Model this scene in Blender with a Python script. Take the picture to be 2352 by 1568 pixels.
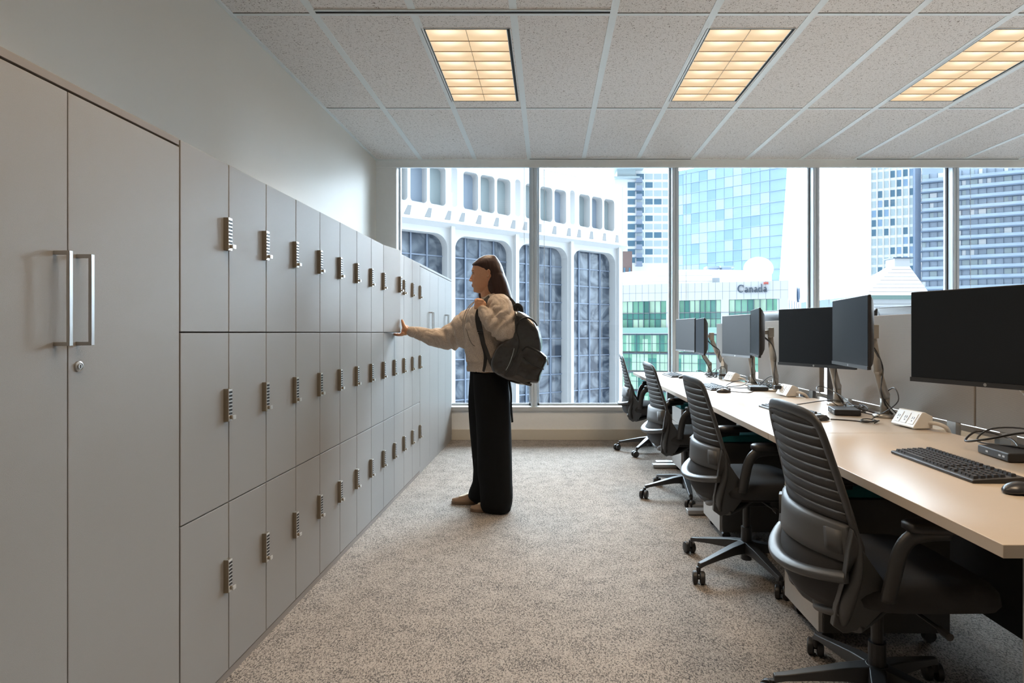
import bpy, bmesh, math, random
from mathutils import Vector, Matrix, noise
random.seed(7)
S = bpy.context.scene
for o in list(bpy.data.objects):
    bpy.data.objects.remove(o)
PI = math.pi

# ------------------------------------------------------------------ camera
F = 1372.0            # focal length in pixels of the 2352 px frame
VX, VY = 1258.0, 763.0
EYE = 1.2
cam_d = bpy.data.cameras.new('camera')
cam = bpy.data.objects.new('camera', cam_d)
S.collection.objects.link(cam)
cam.location = (0, 0, EYE)
cam.rotation_euler = (PI / 2, 0, 0)
cam_d.sensor_width = 36
cam_d.lens = 36 * F / 2352
cam_d.shift_x = (1176 - VX) / 2352
cam_d.shift_y = (VY - 784) / 2352
cam_d.clip_start = 0.02
cam_d.clip_end = 4000
S.camera = cam

# ------------------------------------------------------------------ colour management, world, lights
S.view_settings.view_transform = 'Standard'
S.view_settings.look = 'None'
S.view_settings.exposure = 0.0
S.view_settings.gamma = 1.0
S.view_settings.use_curve_mapping = False

SKY = 36.0
SKY_BACK = 2.2
w = bpy.data.worlds.new('overcast_sky')
S.world = w
w.use_nodes = True
nt = w.node_tree
for n in list(nt.nodes):
    nt.nodes.remove(n)
wo = nt.nodes.new('ShaderNodeOutputWorld')
bg = nt.nodes.new('ShaderNodeBackground')
tc = nt.nodes.new('ShaderNodeTexCoord')
sep = nt.nodes.new('ShaderNodeSeparateXYZ')
cr = nt.nodes.new('ShaderNodeValToRGB')
cr.color_ramp.elements[0].position = 0.0
cr.color_ramp.elements[0].color = (0.62, 0.66, 0.70, 1)
cr.color_ramp.elements[1].position = 0.12
cr.color_ramp.elements[1].color = (0.76, 0.89, 1.0, 1)
nt.links.new(tc.outputs['Generated'], sep.inputs[0])
nt.links.new(sep.outputs['Z'], cr.inputs[0])
nt.links.new(cr.outputs[0], bg.inputs['Color'])
# bright cloud in front of the windows (+Y), duller sky behind the building
mr = nt.nodes.new('ShaderNodeMapRange'); mr.interpolation_type = 'SMOOTHSTEP'
mr.inputs[1].default_value = -0.35; mr.inputs[2].default_value = 0.75
mr.inputs[3].default_value = SKY_BACK; mr.inputs[4].default_value = SKY
nt.links.new(sep.outputs['Y'], mr.inputs[0]); nt.links.new(mr.outputs[0], bg.inputs['Strength'])
nt.links.new(bg.outputs[0], wo.inputs[0])

LAMP_W = 18.5          # watts of each ceiling troffer
LAMP_COL = (1.0, 0.76, 0.52)
S.cycles.max_bounces = 10
S.cycles.diffuse_bounces = 5
S.cycles.glossy_bounces = 4
S.cycles.transmission_bounces = 8
S.cycles.transparent_max_bounces = 12
S.cycles.caustics_reflective = False
S.cycles.caustics_refractive = False
S.cycles.sample_clamp_indirect = 6.0
S.cycles.use_denoising = True

# ------------------------------------------------------------------ helpers
def P(px, py, Y):
    return Vector(((px - VX) * Y / F, Y, EYE - (py - VY) * Y / F))

def link(o):
    S.collection.objects.link(o)
    return o

def tag(o, label=None, cat=None, group=None, kind=None):
    if label: o['label'] = label
    if cat: o['category'] = cat
    if group: o['group'] = group
    if kind: o['kind'] = kind
    return o

def thing(name, label, cat, loc=(0, 0, 0), rz=0.0, group=None):
    o = bpy.data.objects.new(name, None)
    o.empty_display_size = 0.1
    link(o)
    o.location = loc
    o.rotation_euler = (0, 0, rz)
    return tag(o, label, cat, group)

def kids(o):
    return [c for c in bpy.data.objects if c.parent == o]

def copy_tree(o, parent=None):
    c = o.copy()
    S.collection.objects.link(c)
    c.parent = parent
    for k in kids(o):
        copy_tree(k, c)
    return c

class MB:
    """collects geometry for ONE mesh object"""
    def __init__(s):
        s.v, s.f, s.m, s.mi = [], [], [], 0
    def mat(s, i):
        s.mi = i
        return s
    def add(s, vs, fs):
        b = len(s.v)
        s.v += [Vector(p) for p in vs]
        for f in fs:
            s.f.append(tuple(b + i for i in f))
            s.m.append(s.mi)
        return s
    def box(s, a, b, M=None):
        x0, y0, z0 = a; x1, y1, z1 = b
        if x0 > x1: x0, x1 = x1, x0
        if y0 > y1: y0, y1 = y1, y0
        if z0 > z1: z0, z1 = z1, z0
        vs = [(x0, y0, z0), (x1, y0, z0), (x1, y1, z0), (x0, y1, z0), (x0, y0, z1), (x1, y0, z1), (x1, y1, z1), (x0, y1, z1)]
        if M: vs = [M @ Vector(p) for p in vs]
        return s.add(vs, [(0, 3, 2, 1), (4, 5, 6, 7), (0, 1, 5, 4), (1, 2, 6, 5), (2, 3, 7, 6), (3, 0, 4, 7)])
    def cbox(s, c, d, M=None):
        return s.box([c[i] - d[i] / 2 for i in range(3)], [c[i] + d[i] / 2 for i in range(3)], M)
    def loft(s, rings, cap=True, closed=True):
        n = len(rings[0])
        vs = [p for r in rings for p in r]
        fs = []
        for i in range(len(rings) - 1):
            for j in range(n if closed else n - 1):
                k = (j + 1) % n
                fs.append((i * n + j, i * n + k, (i + 1) * n + k, (i + 1) * n + j))
        if cap and closed:
            fs.append(tuple(range(n))[::-1])
            fs.append(tuple((len(rings) - 1) * n + j for j in range(n)))
        return s.add(vs, fs)
    def tube(s, pts, r, n=10, cap=True, flat=None, closed=False, up=None):
        """r: number or list; flat = (a,b) scales of the section along its two axes"""
        pts = [Vector(p) for p in pts]
        m = len(pts)
        rs = r if isinstance(r, (list, tuple)) else [r] * m
        fa, fb = flat or (1, 1)
        rings = []
        prev = None
        for i, p in enumerate(pts):
            if closed:
                t = (pts[(i + 1) % m] - pts[i - 1]).normalized()
            else:
                t = (pts[min(i + 1, m - 1)] - pts[max(i - 1, 0)]).normalized()
            if up is not None:
                a = Vector(up) - t * Vector(up).dot(t)
            elif prev is None:
                a = Vector((0, 0, 1)) - t * t.z
                if a.length < 1e-3: a = Vector((1, 0, 0)) - t * t.x
            else:
                a = prev - t * prev.dot(t)
            if a.length < 1e-6: a = Vector((1, 0, 0))
            a.normalize(); prev = a
            b = t.cross(a)
            rings.append([p + (a * math.cos(2 * PI * j / n) * fa + b * math.sin(2 * PI * j / n) * fb) * rs[i] for j in range(n)])
        if closed:
            rings.append(rings[0])
            return s.loft(rings, cap=False)
        return s.loft(rings, cap=cap)
    def cyl(s, c, r, z0, z1, n=24, r2=None):
        r2 = r if r2 is None else r2
        ra = [(c[0] + r * math.cos(2 * PI * j / n), c[1] + r * math.sin(2 * PI * j / n), z0) for j in range(n)]
        rb = [(c[0] + r2 * math.cos(2 * PI * j / n), c[1] + r2 * math.sin(2 * PI * j / n), z1) for j in range(n)]
        return s.loft([ra, rb])
    def lathe(s, c, prof, n=24, M=None):
        rings = []
        for r, z in prof:
            ring = [Vector((r * math.cos(2 * PI * j / n), r * math.sin(2 * PI * j / n), z)) for j in range(n)]
            if M: ring = [M @ p for p in ring]
            rings.append([p + Vector(c) for p in ring])
        return s.loft(rings)
    def sphere(s, c, r, n=14, sc=(1, 1, 1), M=None):
        rings = []
        k = max(6, n // 2)
        for i in range(1, k):
            a = PI * i / k
            ring = []
            for j in range(n):
                b = 2 * PI * j / n
                p = Vector((math.sin(a) * math.cos(b) * sc[0], math.sin(a) * math.sin(b) * sc[1], -math.cos(a) * sc[2])) * r
                if M: p = M @ p
                ring.append(p + Vector(c))
            rings.append(ring)
        return s.loft(rings)
    def prism(s, poly, axis, a, b):
        """poly: 2D points in the plane across `axis`; extruded from a to b"""
        def mk(p, t):
            if axis == 'x': return (t, p[0], p[1])
            if axis == 'y': return (p[0], t, p[1])
            return (p[0], p[1], t)
        return s.loft([[mk(p, a) for p in poly], [mk(p, b) for p in poly]])
    def chain(s, pts, rs, n=10):
        s.tube(pts, rs, n)
        for p, r in zip(pts, rs):
            s.sphere(p, r * 1.0, n)
        return s
    def data(s, name, mats, smooth=False):
        me = bpy.data.meshes.new(name)
        me.from_pydata([tuple(p) for p in s.v], [], s.f)
        for m in (mats if isinstance(mats, (list, tuple)) else [mats]):
            me.materials.append(m)
        for p, mi in zip(me.polygons, s.m):
            p.material_index = mi
            p.use_smooth = smooth
        bm = bmesh.new(); bm.from_mesh(me)
        bmesh.ops.recalc_face_normals(bm, faces=bm.faces)
        bm.to_mesh(me); bm.free()
        return me
    def build(s, name, mats, parent=None, smooth=False, bevel=0, seg=2, sub=0, world=False, auto=None):
        """world=True: geometry given in world coordinates, parent unrotated"""
        if world and parent is not None:
            off = Vector(parent.location)
            q = parent.parent
            while q is not None:
                off += Vector(q.location); q = q.parent
            s.v = [p - off for p in s.v]
        o = bpy.data.objects.new(name, s.data(name, mats, smooth or bool(bevel) or bool(sub)))
        link(o)
        if parent is not None: o.parent = parent
        if bevel:
            m = o.modifiers.new('b', 'BEVEL'); m.width = bevel; m.segments = seg; m.limit_method = 'ANGLE'
            m.angle_limit = math.radians(35); m.harden_normals = True
        if sub:
            m = o.modifiers.new('s', 'SUBSURF'); m.levels = sub; m.render_levels = sub
        return o

def bake(o):
    dg = bpy.context.evaluated_depsgraph_get()
    me = bpy.data.meshes.new_from_object(o.evaluated_get(dg))
    o.modifiers.clear()
    o.data = me
    return o

def fuse(o, voxel, smooth_iter=4, fac=0.5):
    """join overlapping volumes of one mesh into a continuous skin"""
    m = o.modifiers.new('r', 'REMESH'); m.mode = 'VOXEL'; m.voxel_size = voxel; m.use_smooth_shade = True
    if smooth_iter:
        m = o.modifiers.new('sm', 'SMOOTH'); m.iterations = smooth_iter; m.factor = fac
    bake(o)
    for p in o.data.polygons: p.use_smooth = True
    return o

def displace(o, fn):
    me = o.data
    ns = [v.normal.copy() for v in me.vertices]
    for v, n in zip(me.vertices, ns):
        d = fn(v.co, n)
        if d: v.co = v.co + n * d
    me.update()

def Rz(a): return Matrix.Rotation(a, 4, 'Z')
def T(x, y, z): return Matrix.Translation((x, y, z))

def interp(tab, t):
    if t <= tab[0][0]: return tab[0][1:]
    for a, b in zip(tab, tab[1:]):
        if t <= b[0]:
            k = (t - a[0]) / (b[0] - a[0])
            return tuple(x + (y - x) * k for x, y in zip(a[1:], b[1:]))
    return tab[-1][1:]

# ------------------------------------------------------------------ materials
def mat(name, col, rough=0.5, metal=0.0, bump=0.0, bscale=200.0, vary=0.0, vscale=40.0, spec=0.5, coat=0.0, stretch=None):
    m = bpy.data.materials.new(name)
    m.use_nodes = True
    t = m.node_tree
    b = t.nodes['Principled BSDF']
    b.inputs['Base Color'].default_value = (*col, 1)
    b.inputs['Roughness'].default_value = rough
    b.inputs['Metallic'].default_value = metal
    b.inputs['Specular IOR Level'].default_value = spec
    if coat:
        b.inputs['Coat Weight'].default_value = coat
        b.inputs['Coat Roughness'].default_value = 0.1
    tcn = t.nodes.new('ShaderNodeTexCoord')
    src = tcn.outputs['Object']
    if stretch:
        mp = t.nodes.new('ShaderNodeMapping')
        mp.inputs['Scale'].default_value = stretch
        t.links.new(src, mp.inputs[0]); src = mp.outputs[0]
    if vary or bump == 0:
        nz = t.nodes.new('ShaderNodeTexNoise')
        nz.inputs['Scale'].default_value = vscale
        nz.inputs['Detail'].default_value = 4
        t.links.new(src, nz.inputs[0])
        mx = t.nodes.new('ShaderNodeMix'); mx.data_type = 'RGBA'
        v = vary or 0.03
        mx.inputs[6].default_value = (*[c * (1 - v) for c in col], 1)
        mx.inputs[7].default_value = (*[min(1, c * (1 + v)) for c in col], 1)
        t.links.new(nz.outputs['Fac'], mx.inputs[0])
        t.links.new(mx.outputs[2], b.inputs['Base Color'])
    if bump:
        n2 = t.nodes.new('ShaderNodeTexNoise')
        n2.inputs['Scale'].default_value = bscale
        n2.inputs['Detail'].default_value = 3
        t.links.new(src, n2.inputs[0])
        bp = t.nodes.new('ShaderNodeBump')
        bp.inputs['Strength'].default_value = bump
        bp.inputs['Distance'].default_value = 0.002
        t.links.new(n2.outputs['Fac'], bp.inputs['Height'])
        t.links.new(bp.outputs[0], b.inputs['Normal'])
    return m

def nodes(m): return m.node_tree, m.node_tree.nodes['Principled BSDF']

M_wall = mat('painted_wall', (0.76, 0.735, 0.68), 0.55, bump=0.08, bscale=300, vary=0.015, vscale=3)
M_white = mat('white_paint', (0.86, 0.88, 0.88), 0.5)
M_base = mat('vinyl_baseboard', (0.62, 0.58, 0.50), 0.5)
M_alu = mat('anodised_aluminium', (0.62, 0.70, 0.77), 0.42, 0.1, vary=0.03)
M_alu_dark = mat('dark_gasket', (0.05, 0.06, 0.07), 0.5)
M_locker = mat('locker_laminate', (0.295, 0.286, 0.274), 0.42, bump=0.25, bscale=900, vary=0.07, vscale=500, spec=0.45)
M_carcass = mat('cabinet_carcass_dark', (0.10, 0.08, 0.07), 0.6)
M_edge = mat('locker_edge', (0.25, 0.22, 0.20), 0.5)
M_steel = mat('brushed_steel', (0.55, 0.55, 0.54), 0.3, 0.9, vary=0.04)
M_lock = mat('shade_toned_lock_metal', (0.36, 0.31, 0.24), 0.28, 0.9)  # warm shade on the lock sides is put into this brown tone
M_lockface = mat('lock_face', (0.66, 0.67, 0.66), 0.3, 0.5)
M_black = mat('black_plastic', (0.018, 0.018, 0.02), 0.42, bump=0.12, bscale=900)
M_blackg = mat('black_gloss', (0.012, 0.012, 0.013), 0.18)
M_chair = mat('chair_dark_nylon', (0.030, 0.031, 0.033), 0.42, bump=0.15, bscale=900)
M_chairlow = mat('chair_grey_shell', (0.052, 0.055, 0.059), 0.42, bump=0.1, bscale=700)
M_chairpad = mat('chair_lumbar_grey', (0.062, 0.065, 0.069), 0.5)
M_fabric = mat('chair_seat_fabric', (0.028, 0.028, 0.030), 0.85, bump=0.5, bscale=1200, vary=0.25, vscale=900)
M_desk = mat('desk_laminate', (0.52, 0.44, 0.355), 0.33, vary=0.02, vscale=30, spec=0.5)
M_deskedge = mat('desk_edge_band', (0.52, 0.48, 0.42), 0.45)
M_leg = mat('desk_leg_silver', (0.42, 0.42, 0.42), 0.35, 0.5)
M_arm = mat('arm_grey_metal', (0.34, 0.325, 0.30), 0.32, 0.35)
M_screen = mat('monitor_screen', (0.018, 0.022, 0.027), 0.33, spec=0.08)
M_pedestal = mat('pedestal_grey', (0.42, 0.41, 0.40), 0.45)
M_teal = mat('teal_cushion', (0.0, 0.13, 0.145), 0.85, bump=0.4, bscale=900)
M_outlet = mat('white_plastic', (0.74, 0.72, 0.68), 0.35)
M_cable = mat('cable_rubber', (0.02, 0.02, 0.022), 0.4)
M_cablew = mat('white_cable', (0.6, 0.58, 0.55), 0.4)
M_mouse = mat('mouse_plastic', (0.02, 0.021, 0.026), 0.32)
M_keys = mat('key_caps', (0.03, 0.03, 0.034), 0.35)
M_tbar = mat('ceiling_grid_white', (0.80, 0.85, 0.85), 0.45)
M_slot = mat('slot_black', (0.004, 0.004, 0.004), 0.8)

# carpet: tufted loops of beige and charcoal yarn
M_carpet = bpy.data.materials.new('tufted_carpet'); M_carpet.use_nodes = True
t, b = nodes(M_carpet)
tcn = t.nodes.new('ShaderNodeTexCoord')
mp = t.nodes.new('ShaderNodeMapping'); mp.inputs['Scale'].default_value = (1.0, 0.55, 1); mp.inputs['Rotation'].default_value = (0, 0, 0.35)
t.links.new(tcn.outputs['Object'], mp.inputs[0])
vor = t.nodes.new('ShaderNodeTexVoronoi'); vor.inputs['Scale'].default_value = 300
t.links.new(mp.outputs[0], vor.inputs[0])
nz = t.nodes.new('ShaderNodeTexNoise'); nz.inputs['Scale'].default_value = 150; nz.inputs['Detail'].default_value = 5; nz.inputs['Roughness'].default_value = 0.8
t.links.new(mp.outputs[0], nz.inputs[0])
nl = t.nodes.new('ShaderNodeTexNoise'); nl.inputs['Scale'].default_value = 9; nl.inputs['Detail'].default_value = 3
t.links.new(tcn.outputs['Object'], nl.inputs[0])
ad = t.nodes.new('ShaderNodeMath'); ad.operation = 'MULTIPLY_ADD'; ad.inputs[1].default_value = 0.30
sc_ = t.nodes.new('ShaderNodeSeparateColor')
t.links.new(vor.outputs['Color'], sc_.inputs[0])
t.links.new(sc_.outputs[0], ad.inputs[0]); t.links.new(nz.outputs['Fac'], ad.inputs[2])
ad2 = t.nodes.new('ShaderNodeMath'); ad2.operation = 'MULTIPLY_ADD'; ad2.inputs[1].default_value = 0.22
t.links.new(nl.outputs['Fac'], ad2.inputs[0]); t.links.new(ad.outputs[0], ad2.inputs[2])
rp = t.nodes.new('ShaderNodeValToRGB')
rp.color_ramp.elements[0].position = 0.60; rp.color_ramp.elements[0].color = (0.085, 0.08, 0.078, 1)
rp.color_ramp.elements[1].position = 0.84; rp.color_ramp.elements[1].color = (0.40, 0.355, 0.315, 1)
t.links.new(ad2.outputs[0], rp.inputs[0]); t.links.new(rp.outputs[0], b.inputs['Base Color'])
b.inputs['Roughness'].default_value = 0.95; b.inputs['Specular IOR Level'].default_value = 0.15
bp = t.nodes.new('ShaderNodeBump'); bp.inputs['Strength'].default_value = 0.6; bp.inputs['Distance'].default_value = 0.004
t.links.new(ad.outputs[0], bp.inputs['Height']); t.links.new(bp.outputs[0], b.inputs['Normal'])

# mineral ceiling tile with short fissures
M_tile = bpy.data.materials.new('fissured_ceiling_tile'); M_tile.use_nodes = True
t, b = nodes(M_tile)
tcn = t.nodes.new('ShaderNodeTexCoord')
nz = t.nodes.new('ShaderNodeTexNoise'); nz.inputs['Scale'].default_value = 95; nz.inputs['Detail'].default_value = 2; nz.inputs['Distortion'].default_value = 1.6
t.links.new(tcn.outputs['Object'], nz.inputs[0])
rp = t.nodes.new('ShaderNodeValToRGB')
rp.color_ramp.elements[0].position = 0.345; rp.color_ramp.elements[0].color = (0.20, 0.165, 0.14, 1)
rp.color_ramp.elements[1].position = 0.40; rp.color_ramp.elements[1].color = (0.83, 0.80, 0.775, 1)
t.links.new(nz.outputs['Fac'], rp.inputs[0]); t.links.new(rp.outputs[0], b.inputs['Base Color'])
b.inputs['Roughness'].default_value = 0.9

# screen fabric with fine horizontal weave
M_panel = bpy.data.materials.new('panel_fabric'); M_panel.use_nodes = True
t, b = nodes(M_panel)
tcn = t.nodes.new('ShaderNodeTexCoord')
wv = t.nodes.new('ShaderNodeTexWave'); wv.bands_direction = 'Z'; wv.inputs['Scale'].default_value = 80; wv.inputs['Distortion'].default_value = 0.6
t.links.new(tcn.outputs['Object'], wv.inputs[0])
nz = t.nodes.new('ShaderNodeTexNoise'); nz.inputs['Scale'].default_value = 260
t.links.new(tcn.outputs['Object'], nz.inputs[0])
mm = t.nodes.new('ShaderNodeMath'); mm.operation = 'MULTIPLY'
t.links.new(wv.outputs['Fac'], mm.inputs[0]); t.links.new(nz.outputs['Fac'], mm.inputs[1])
rp = t.nodes.new('ShaderNodeValToRGB')
rp.color_ramp.elements[0].color = (0.225, 0.205, 0.19, 1); rp.color_ramp.elements[1].color = (0.27, 0.248, 0.232, 1)
rp.color_ramp.elements[1].position = 0.6
t.links.new(mm.outputs[0], rp.inputs[0]); t.links.new(rp.outputs[0], b.inputs['Base Color'])
b.inputs['Roughness'].default_value = 0.9
bp = t.nodes.new('ShaderNodeBump'); bp.inputs['Strength'].default_value = 0.25; bp.inputs['Distance'].default_value = 0.002
t.links.new(mm.outputs[0], bp.inputs['Height']); t.links.new(bp.outputs[0], b.inputs['Normal'])

# window glass
M_glass = bpy.data.materials.new('window_glass'); M_glass.use_nodes = True
t = M_glass.node_tree
for n in list(t.nodes): t.nodes.remove(n)
mo = t.nodes.new('ShaderNodeOutputMaterial'); ms = t.nodes.new('ShaderNodeMixShader')
tr = t.nodes.new('ShaderNodeBsdfTransparent'); tr.inputs[0].default_value = (0.95, 0.975, 0.985, 1)
gl = t.nodes.new('ShaderNodeBsdfGlossy'); gl.inputs['Roughness'].default_value = 0.02; gl.inputs[0].default_value = (1, 1, 1, 1)
fr = t.nodes.new('ShaderNodeFresnel'); fr.inputs[0].default_value = 1.35
t.links.new(fr.outputs[0], ms.inputs[0]); t.links.new(tr.outputs[0], ms.inputs[1]); t.links.new(gl.outputs[0], ms.inputs[2]); t.links.new(ms.outputs[0], mo.inputs[0])

# ceiling-light diffuser: two rows of lamps behind a lens, they show as soft hot spots
M_diff = bpy.data.materials.new('lamp_lens'); M_diff.use_nodes = True
t = M_diff.node_tree
for n in list(t.nodes): t.nodes.remove(n)
mo = t.nodes.new('ShaderNodeOutputMaterial'); em = t.nodes.new('ShaderNodeEmission')
tcn = t.nodes.new('ShaderNodeTexCoord'); sp = t.nodes.new('ShaderNodeSeparateXYZ')
t.links.new(tcn.outputs['Object'], sp.inputs[0])
def mth(op, a, bb=None, c=None):
    n = t.nodes.new('ShaderNodeMath'); n.operation = op
    for i, x in enumerate((a, bb, c)):
        if x is None: continue
        if isinstance(x, (int, float)): n.inputs[i].default_value = x
        else: t.links.new(x, n.inputs[i])
    return n.outputs[0]
LENS_L = 1.17; CELL = LENS_L / 8
ax = mth('ABSOLUTE', sp.outputs[0])
dx = mth('MULTIPLY', mth('SUBTRACT', ax, 0.135), 9.0)
fy = mth('FRACT', mth('DIVIDE', mth('ADD', sp.outputs[1], LENS_L / 2), CELL))   # 0..1 inside a cell, camera side = 0
dy = mth('MULTIPLY', mth('SUBTRACT', fy, 0.18), 2.6)
r2 = mth('ADD', mth('MULTIPLY', dx, dx), mth('MULTIPLY', dy, dy))
hot = mth('POWER', 2.718, mth('MULTIPLY', r2, -1.6))
lp = t.nodes.new('ShaderNodeMix'); lp.data_type = 'RGBA'
lp.inputs[6].default_value = (0.90, 0.66, 0.40, 1); lp.inputs[7].default_value = (1.5, 1.25, 0.92, 1)
nzz = t.nodes.new('ShaderNodeTexNoise'); nzz.inputs['Scale'].default_value = 6
t.links.new(tcn.outputs['Object'], nzz.inputs[0])
t.links.new(mth('ADD', hot, mth('MULTIPLY', mth('SUBTRACT', nzz.outputs['Fac'], 0.5), 0.35)), lp.inputs[0])
t.links.new(lp.outputs[2], em.inputs[0]); em.inputs[1].default_value = 1.0
t.links.new(em.outputs[0], mo.inputs[0])

# ------------------------------------------------------------------ setting
YW = 6.664     # inner face of the window wall
HC = 3.125     # ceiling
XL = -1.92     # left wall
XR, YB = 8.6, -4.2
def struct(name, mb, m, **k):
    o = mb.build(name, m, **k)
    o['kind'] = 'structure'
    return o
struct('floor', MB().box((XL - 0.1, YB - 0.1, -0.15), (XR + 0.1, YW + 0.25, 0)), M_carpet)
struct('ceiling', MB().box((XL - 0.1, YB - 0.1, HC), (XR + 0.1, YW, HC + 0.12)), M_tile)
struct('wall_left', MB().box((XL - 0.12, YB, 0), (XL, YW + 0.25, HC)), M_wall)
struct('wall_back', MB().box((XL, YB - 0.12, 0), (XR, YB, HC)), M_wall)
struct('wall_right', MB().box((XR, YB, 0), (XR + 0.12, YW + 0.25, HC)), M_wall)
ZS, ZT = 0.37, 3.10     # sill top and soffit underside
mb = MB()
mb.box((XL, YW + 0.01, 0), (XR, YW + 0.25, ZS - 0.045))                    # under the sill
mb.box((XL, YW, 3.043), (XR, YW + 0.03, HC + 0.1)); mb.box((XL, YW + 0.03, ZT), (XR, YW + 0.25, HC + 0.1))                            # bulkhead
mb.box((XL, YW + 0.02, 0), (-1.692, YW + 0.25, HC))                        # stub beside the lockers
struct('wall_window', mb, M_white)
struct('trim_1', MB().box((XL, YW - 0.012, ZS - 0.045), (XR, YW + 0.19, ZS)), mat('sill_metal', (0.55, 0.57, 0.58), 0.4, 0.2), bevel=0.003)
struct('baseboard_window', MB().box((-1.07, YW - 0.008, 0), (XR, YW + 0.01, 0.118)), M_base, bevel=0.003)

# ceiling grid bars
GX = [-1.413 + 0.6035 * i for i in range(-0, 17)]
GY = [6.664 - 1.5245 * i for i in range(0, 8)]
mb = MB()
for x in GX:
    mb.box((x - 0.0225, YB, HC - 0.004), (x + 0.0225, YW, HC + 0.01))
for y in GY:
    if y > YW - 0.01: continue
    mb.box((XL, y - 0.012, HC - 0.0035), (XR, y + 0.012, HC + 0.01))
mb.box((XL, YB, HC - 0.012), (XL + 0.022, YW, HC + 0.01))
mb.box((XL, YW - 0.02, HC - 0.006), (XR, YW, HC + 0.01))
struct('ceiling_grid', mb, M_tbar)
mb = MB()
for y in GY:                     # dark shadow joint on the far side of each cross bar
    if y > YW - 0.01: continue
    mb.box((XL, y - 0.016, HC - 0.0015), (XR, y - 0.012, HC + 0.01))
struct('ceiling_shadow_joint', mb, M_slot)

# windows: frame bars, mullions and panes
MX = [-1.733, -0.154, 1.436, 3.018, 4.585, 6.16, 7.74]
for i in range(len(MX) - 1):
    x0, x1 = MX[i] + 0.035, MX[i + 1] - 0.035
    wi = MB()
    wi.box((x0, YW + 0.14, ZS), (x0 + 0.022, YW + 0.17, ZT)); wi.box((x1 - 0.022, YW + 0.14, ZS), (x1, YW + 0.17, ZT))
    wi.box((x0, YW + 0.14, ZS), (x1, YW + 0.17, ZS + 0.022)); wi.box((x0, YW + 0.14, ZT - 0.02), (x1, YW + 0.17, ZT))
    o = struct('window_%d' % (i + 1), wi, M_alu)
    g = MB().box((x0, YW + 0.150, ZS), (x1, YW + 0.156, ZT)).build('window_glass', M_glass, o)
for i, x in enumerate(MX):
    mb = MB()
    mb.box((x - 0.036, YW + 0.045, ZS), (x + 0.036, YW + 0.16, ZT))
    mb.box((x - 0.030, YW + 0.035, ZS), (x - 0.004, YW + 0.06, ZT))
    mb.box((x + 0.004, YW + 0.035, ZS), (x + 0.030, YW + 0.06, ZT))
    mb.mat(1).box((x - 0.0385, YW + 0.12, ZS), (x - 0.034, YW + 0.139, ZT))
    struct('trim_%d' % (i + 2), mb, [M_alu, M_alu_dark])

# roller-blind chains hanging in front of the glass
for i, (px, yb, lab) in enumerate([(1250, 742, 'thin white bead chain hanging by the mullion right of the person'),
                                   (1576, 690, 'thin bead chain hanging beside the mullion at the far end of the desks'),
                                   (1904, 700, 'thin bead chain hanging against the open sky'),
                                   (2229, 668, 'thin bead chain hanging in front of the banded blue tower'),
                                   (1204, 560, 'thin bead chain hanging left of the mullion nearest the person')]):
    Yc = YW + 0.10
    a, c = P(px, 384, Yc), P(px, yb, Yc)
    mb = MB()
    mb.tube([a, c], 0.0022, 6)
    k = int((a.z - c.z) / 0.03)
    for j in range(k): mb.sphere((a.x, a.y, a.z - 0.03 * j), 0.0035, 6)
    o = mb.build('blind_chain', M_cablew)
    tag(o, lab, 'blind chain', 'blind chains at the windows')

# ------------------------------------------------------------------ ceiling lights
def ceiling_light(cx, cy, label, group='recessed ceiling lights'):
    t = thing('ceiling_light', label, 'ceiling light', (cx, cy, HC), 0, group)
    hw, hl = 0.283, 0.598
    fr = MB()
    for s in (-1, 1):
        fr.mat(0).box((s * hw, -hl, -0.004), (s * (hw - 0.004), hl, 0.004))
        fr.mat(0).box((-hw, s * hl, -0.004), (hw, s * (hl - 0.004), 0.004))
        fr.mat(1).box((s * (hw - 0.004), -hl, -0.0035), (s * (hw - 0.022), hl, 0.003))
        fr.mat(1).box((-hw, s * (hl - 0.004), -0.0035), (hw, s * (hl - 0.014), 0.003))
        fr.mat(0).box((s * (hw - 0.022), -hl + 0.014, -0.004), (s * (hw - 0.026), hl - 0.014, 0.002))
    fr.build('frame', [M_tbar, M_slot], t)
    MB().box((-hw + 0.025, -LENS_L / 2, -0.003), (hw - 0.025, LENS_L / 2, 0.003)).build('diffuser', M_diff, t)
    lv = MB()
    for i in range(1, 8):
        y = -LENS_L / 2 + i * CELL
        lv.box((-hw + 0.025, y - 0.0025, -0.008), (hw - 0.025, y + 0.0025, -0.003))
    lv.box((-0.0015, -LENS_L / 2, -0.008), (0.0015, LENS_L / 2, -0.003))
    lv.build('louvre', mat_lv, t)
    la = bpy.data.lights.new('lamp', 'AREA')
    la.shape = 'RECTANGLE'; la.size = 0.5; la.size_y = 1.12
    la.energy = LAMP_W; la.color = LAMP_COL; la.spread = math.radians(125)
    lo = bpy.data.objects.new('lamp', la); link(lo)
    lo.parent = t; lo.location = (0, 0, -0.03)
    return t
mat_lv = mat('louvre_blade', (0.55, 0.42, 0.28), 0.4)
LX = [-0.52, 1.29, 3.10, 4.91, 6.72]
names = ['recessed ceiling light above the aisle, nearest the lockers', 'recessed ceiling light between the aisle and the desks, middle one of three',
         'recessed ceiling light over the desks, cut off by the photo edge']
for j, cy in enumerate((4.378, 1.33)):
    for i, cx in enumerate(LX):
        lab = names[i] if j == 0 and i < 3 else 'recessed ceiling light out of the picture over the rest of the office'
        ceiling_light(cx, cy, lab, 'recessed ceiling lights' if j == 0 and i < 3 else 'recessed ceiling lights out of the picture')

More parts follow.
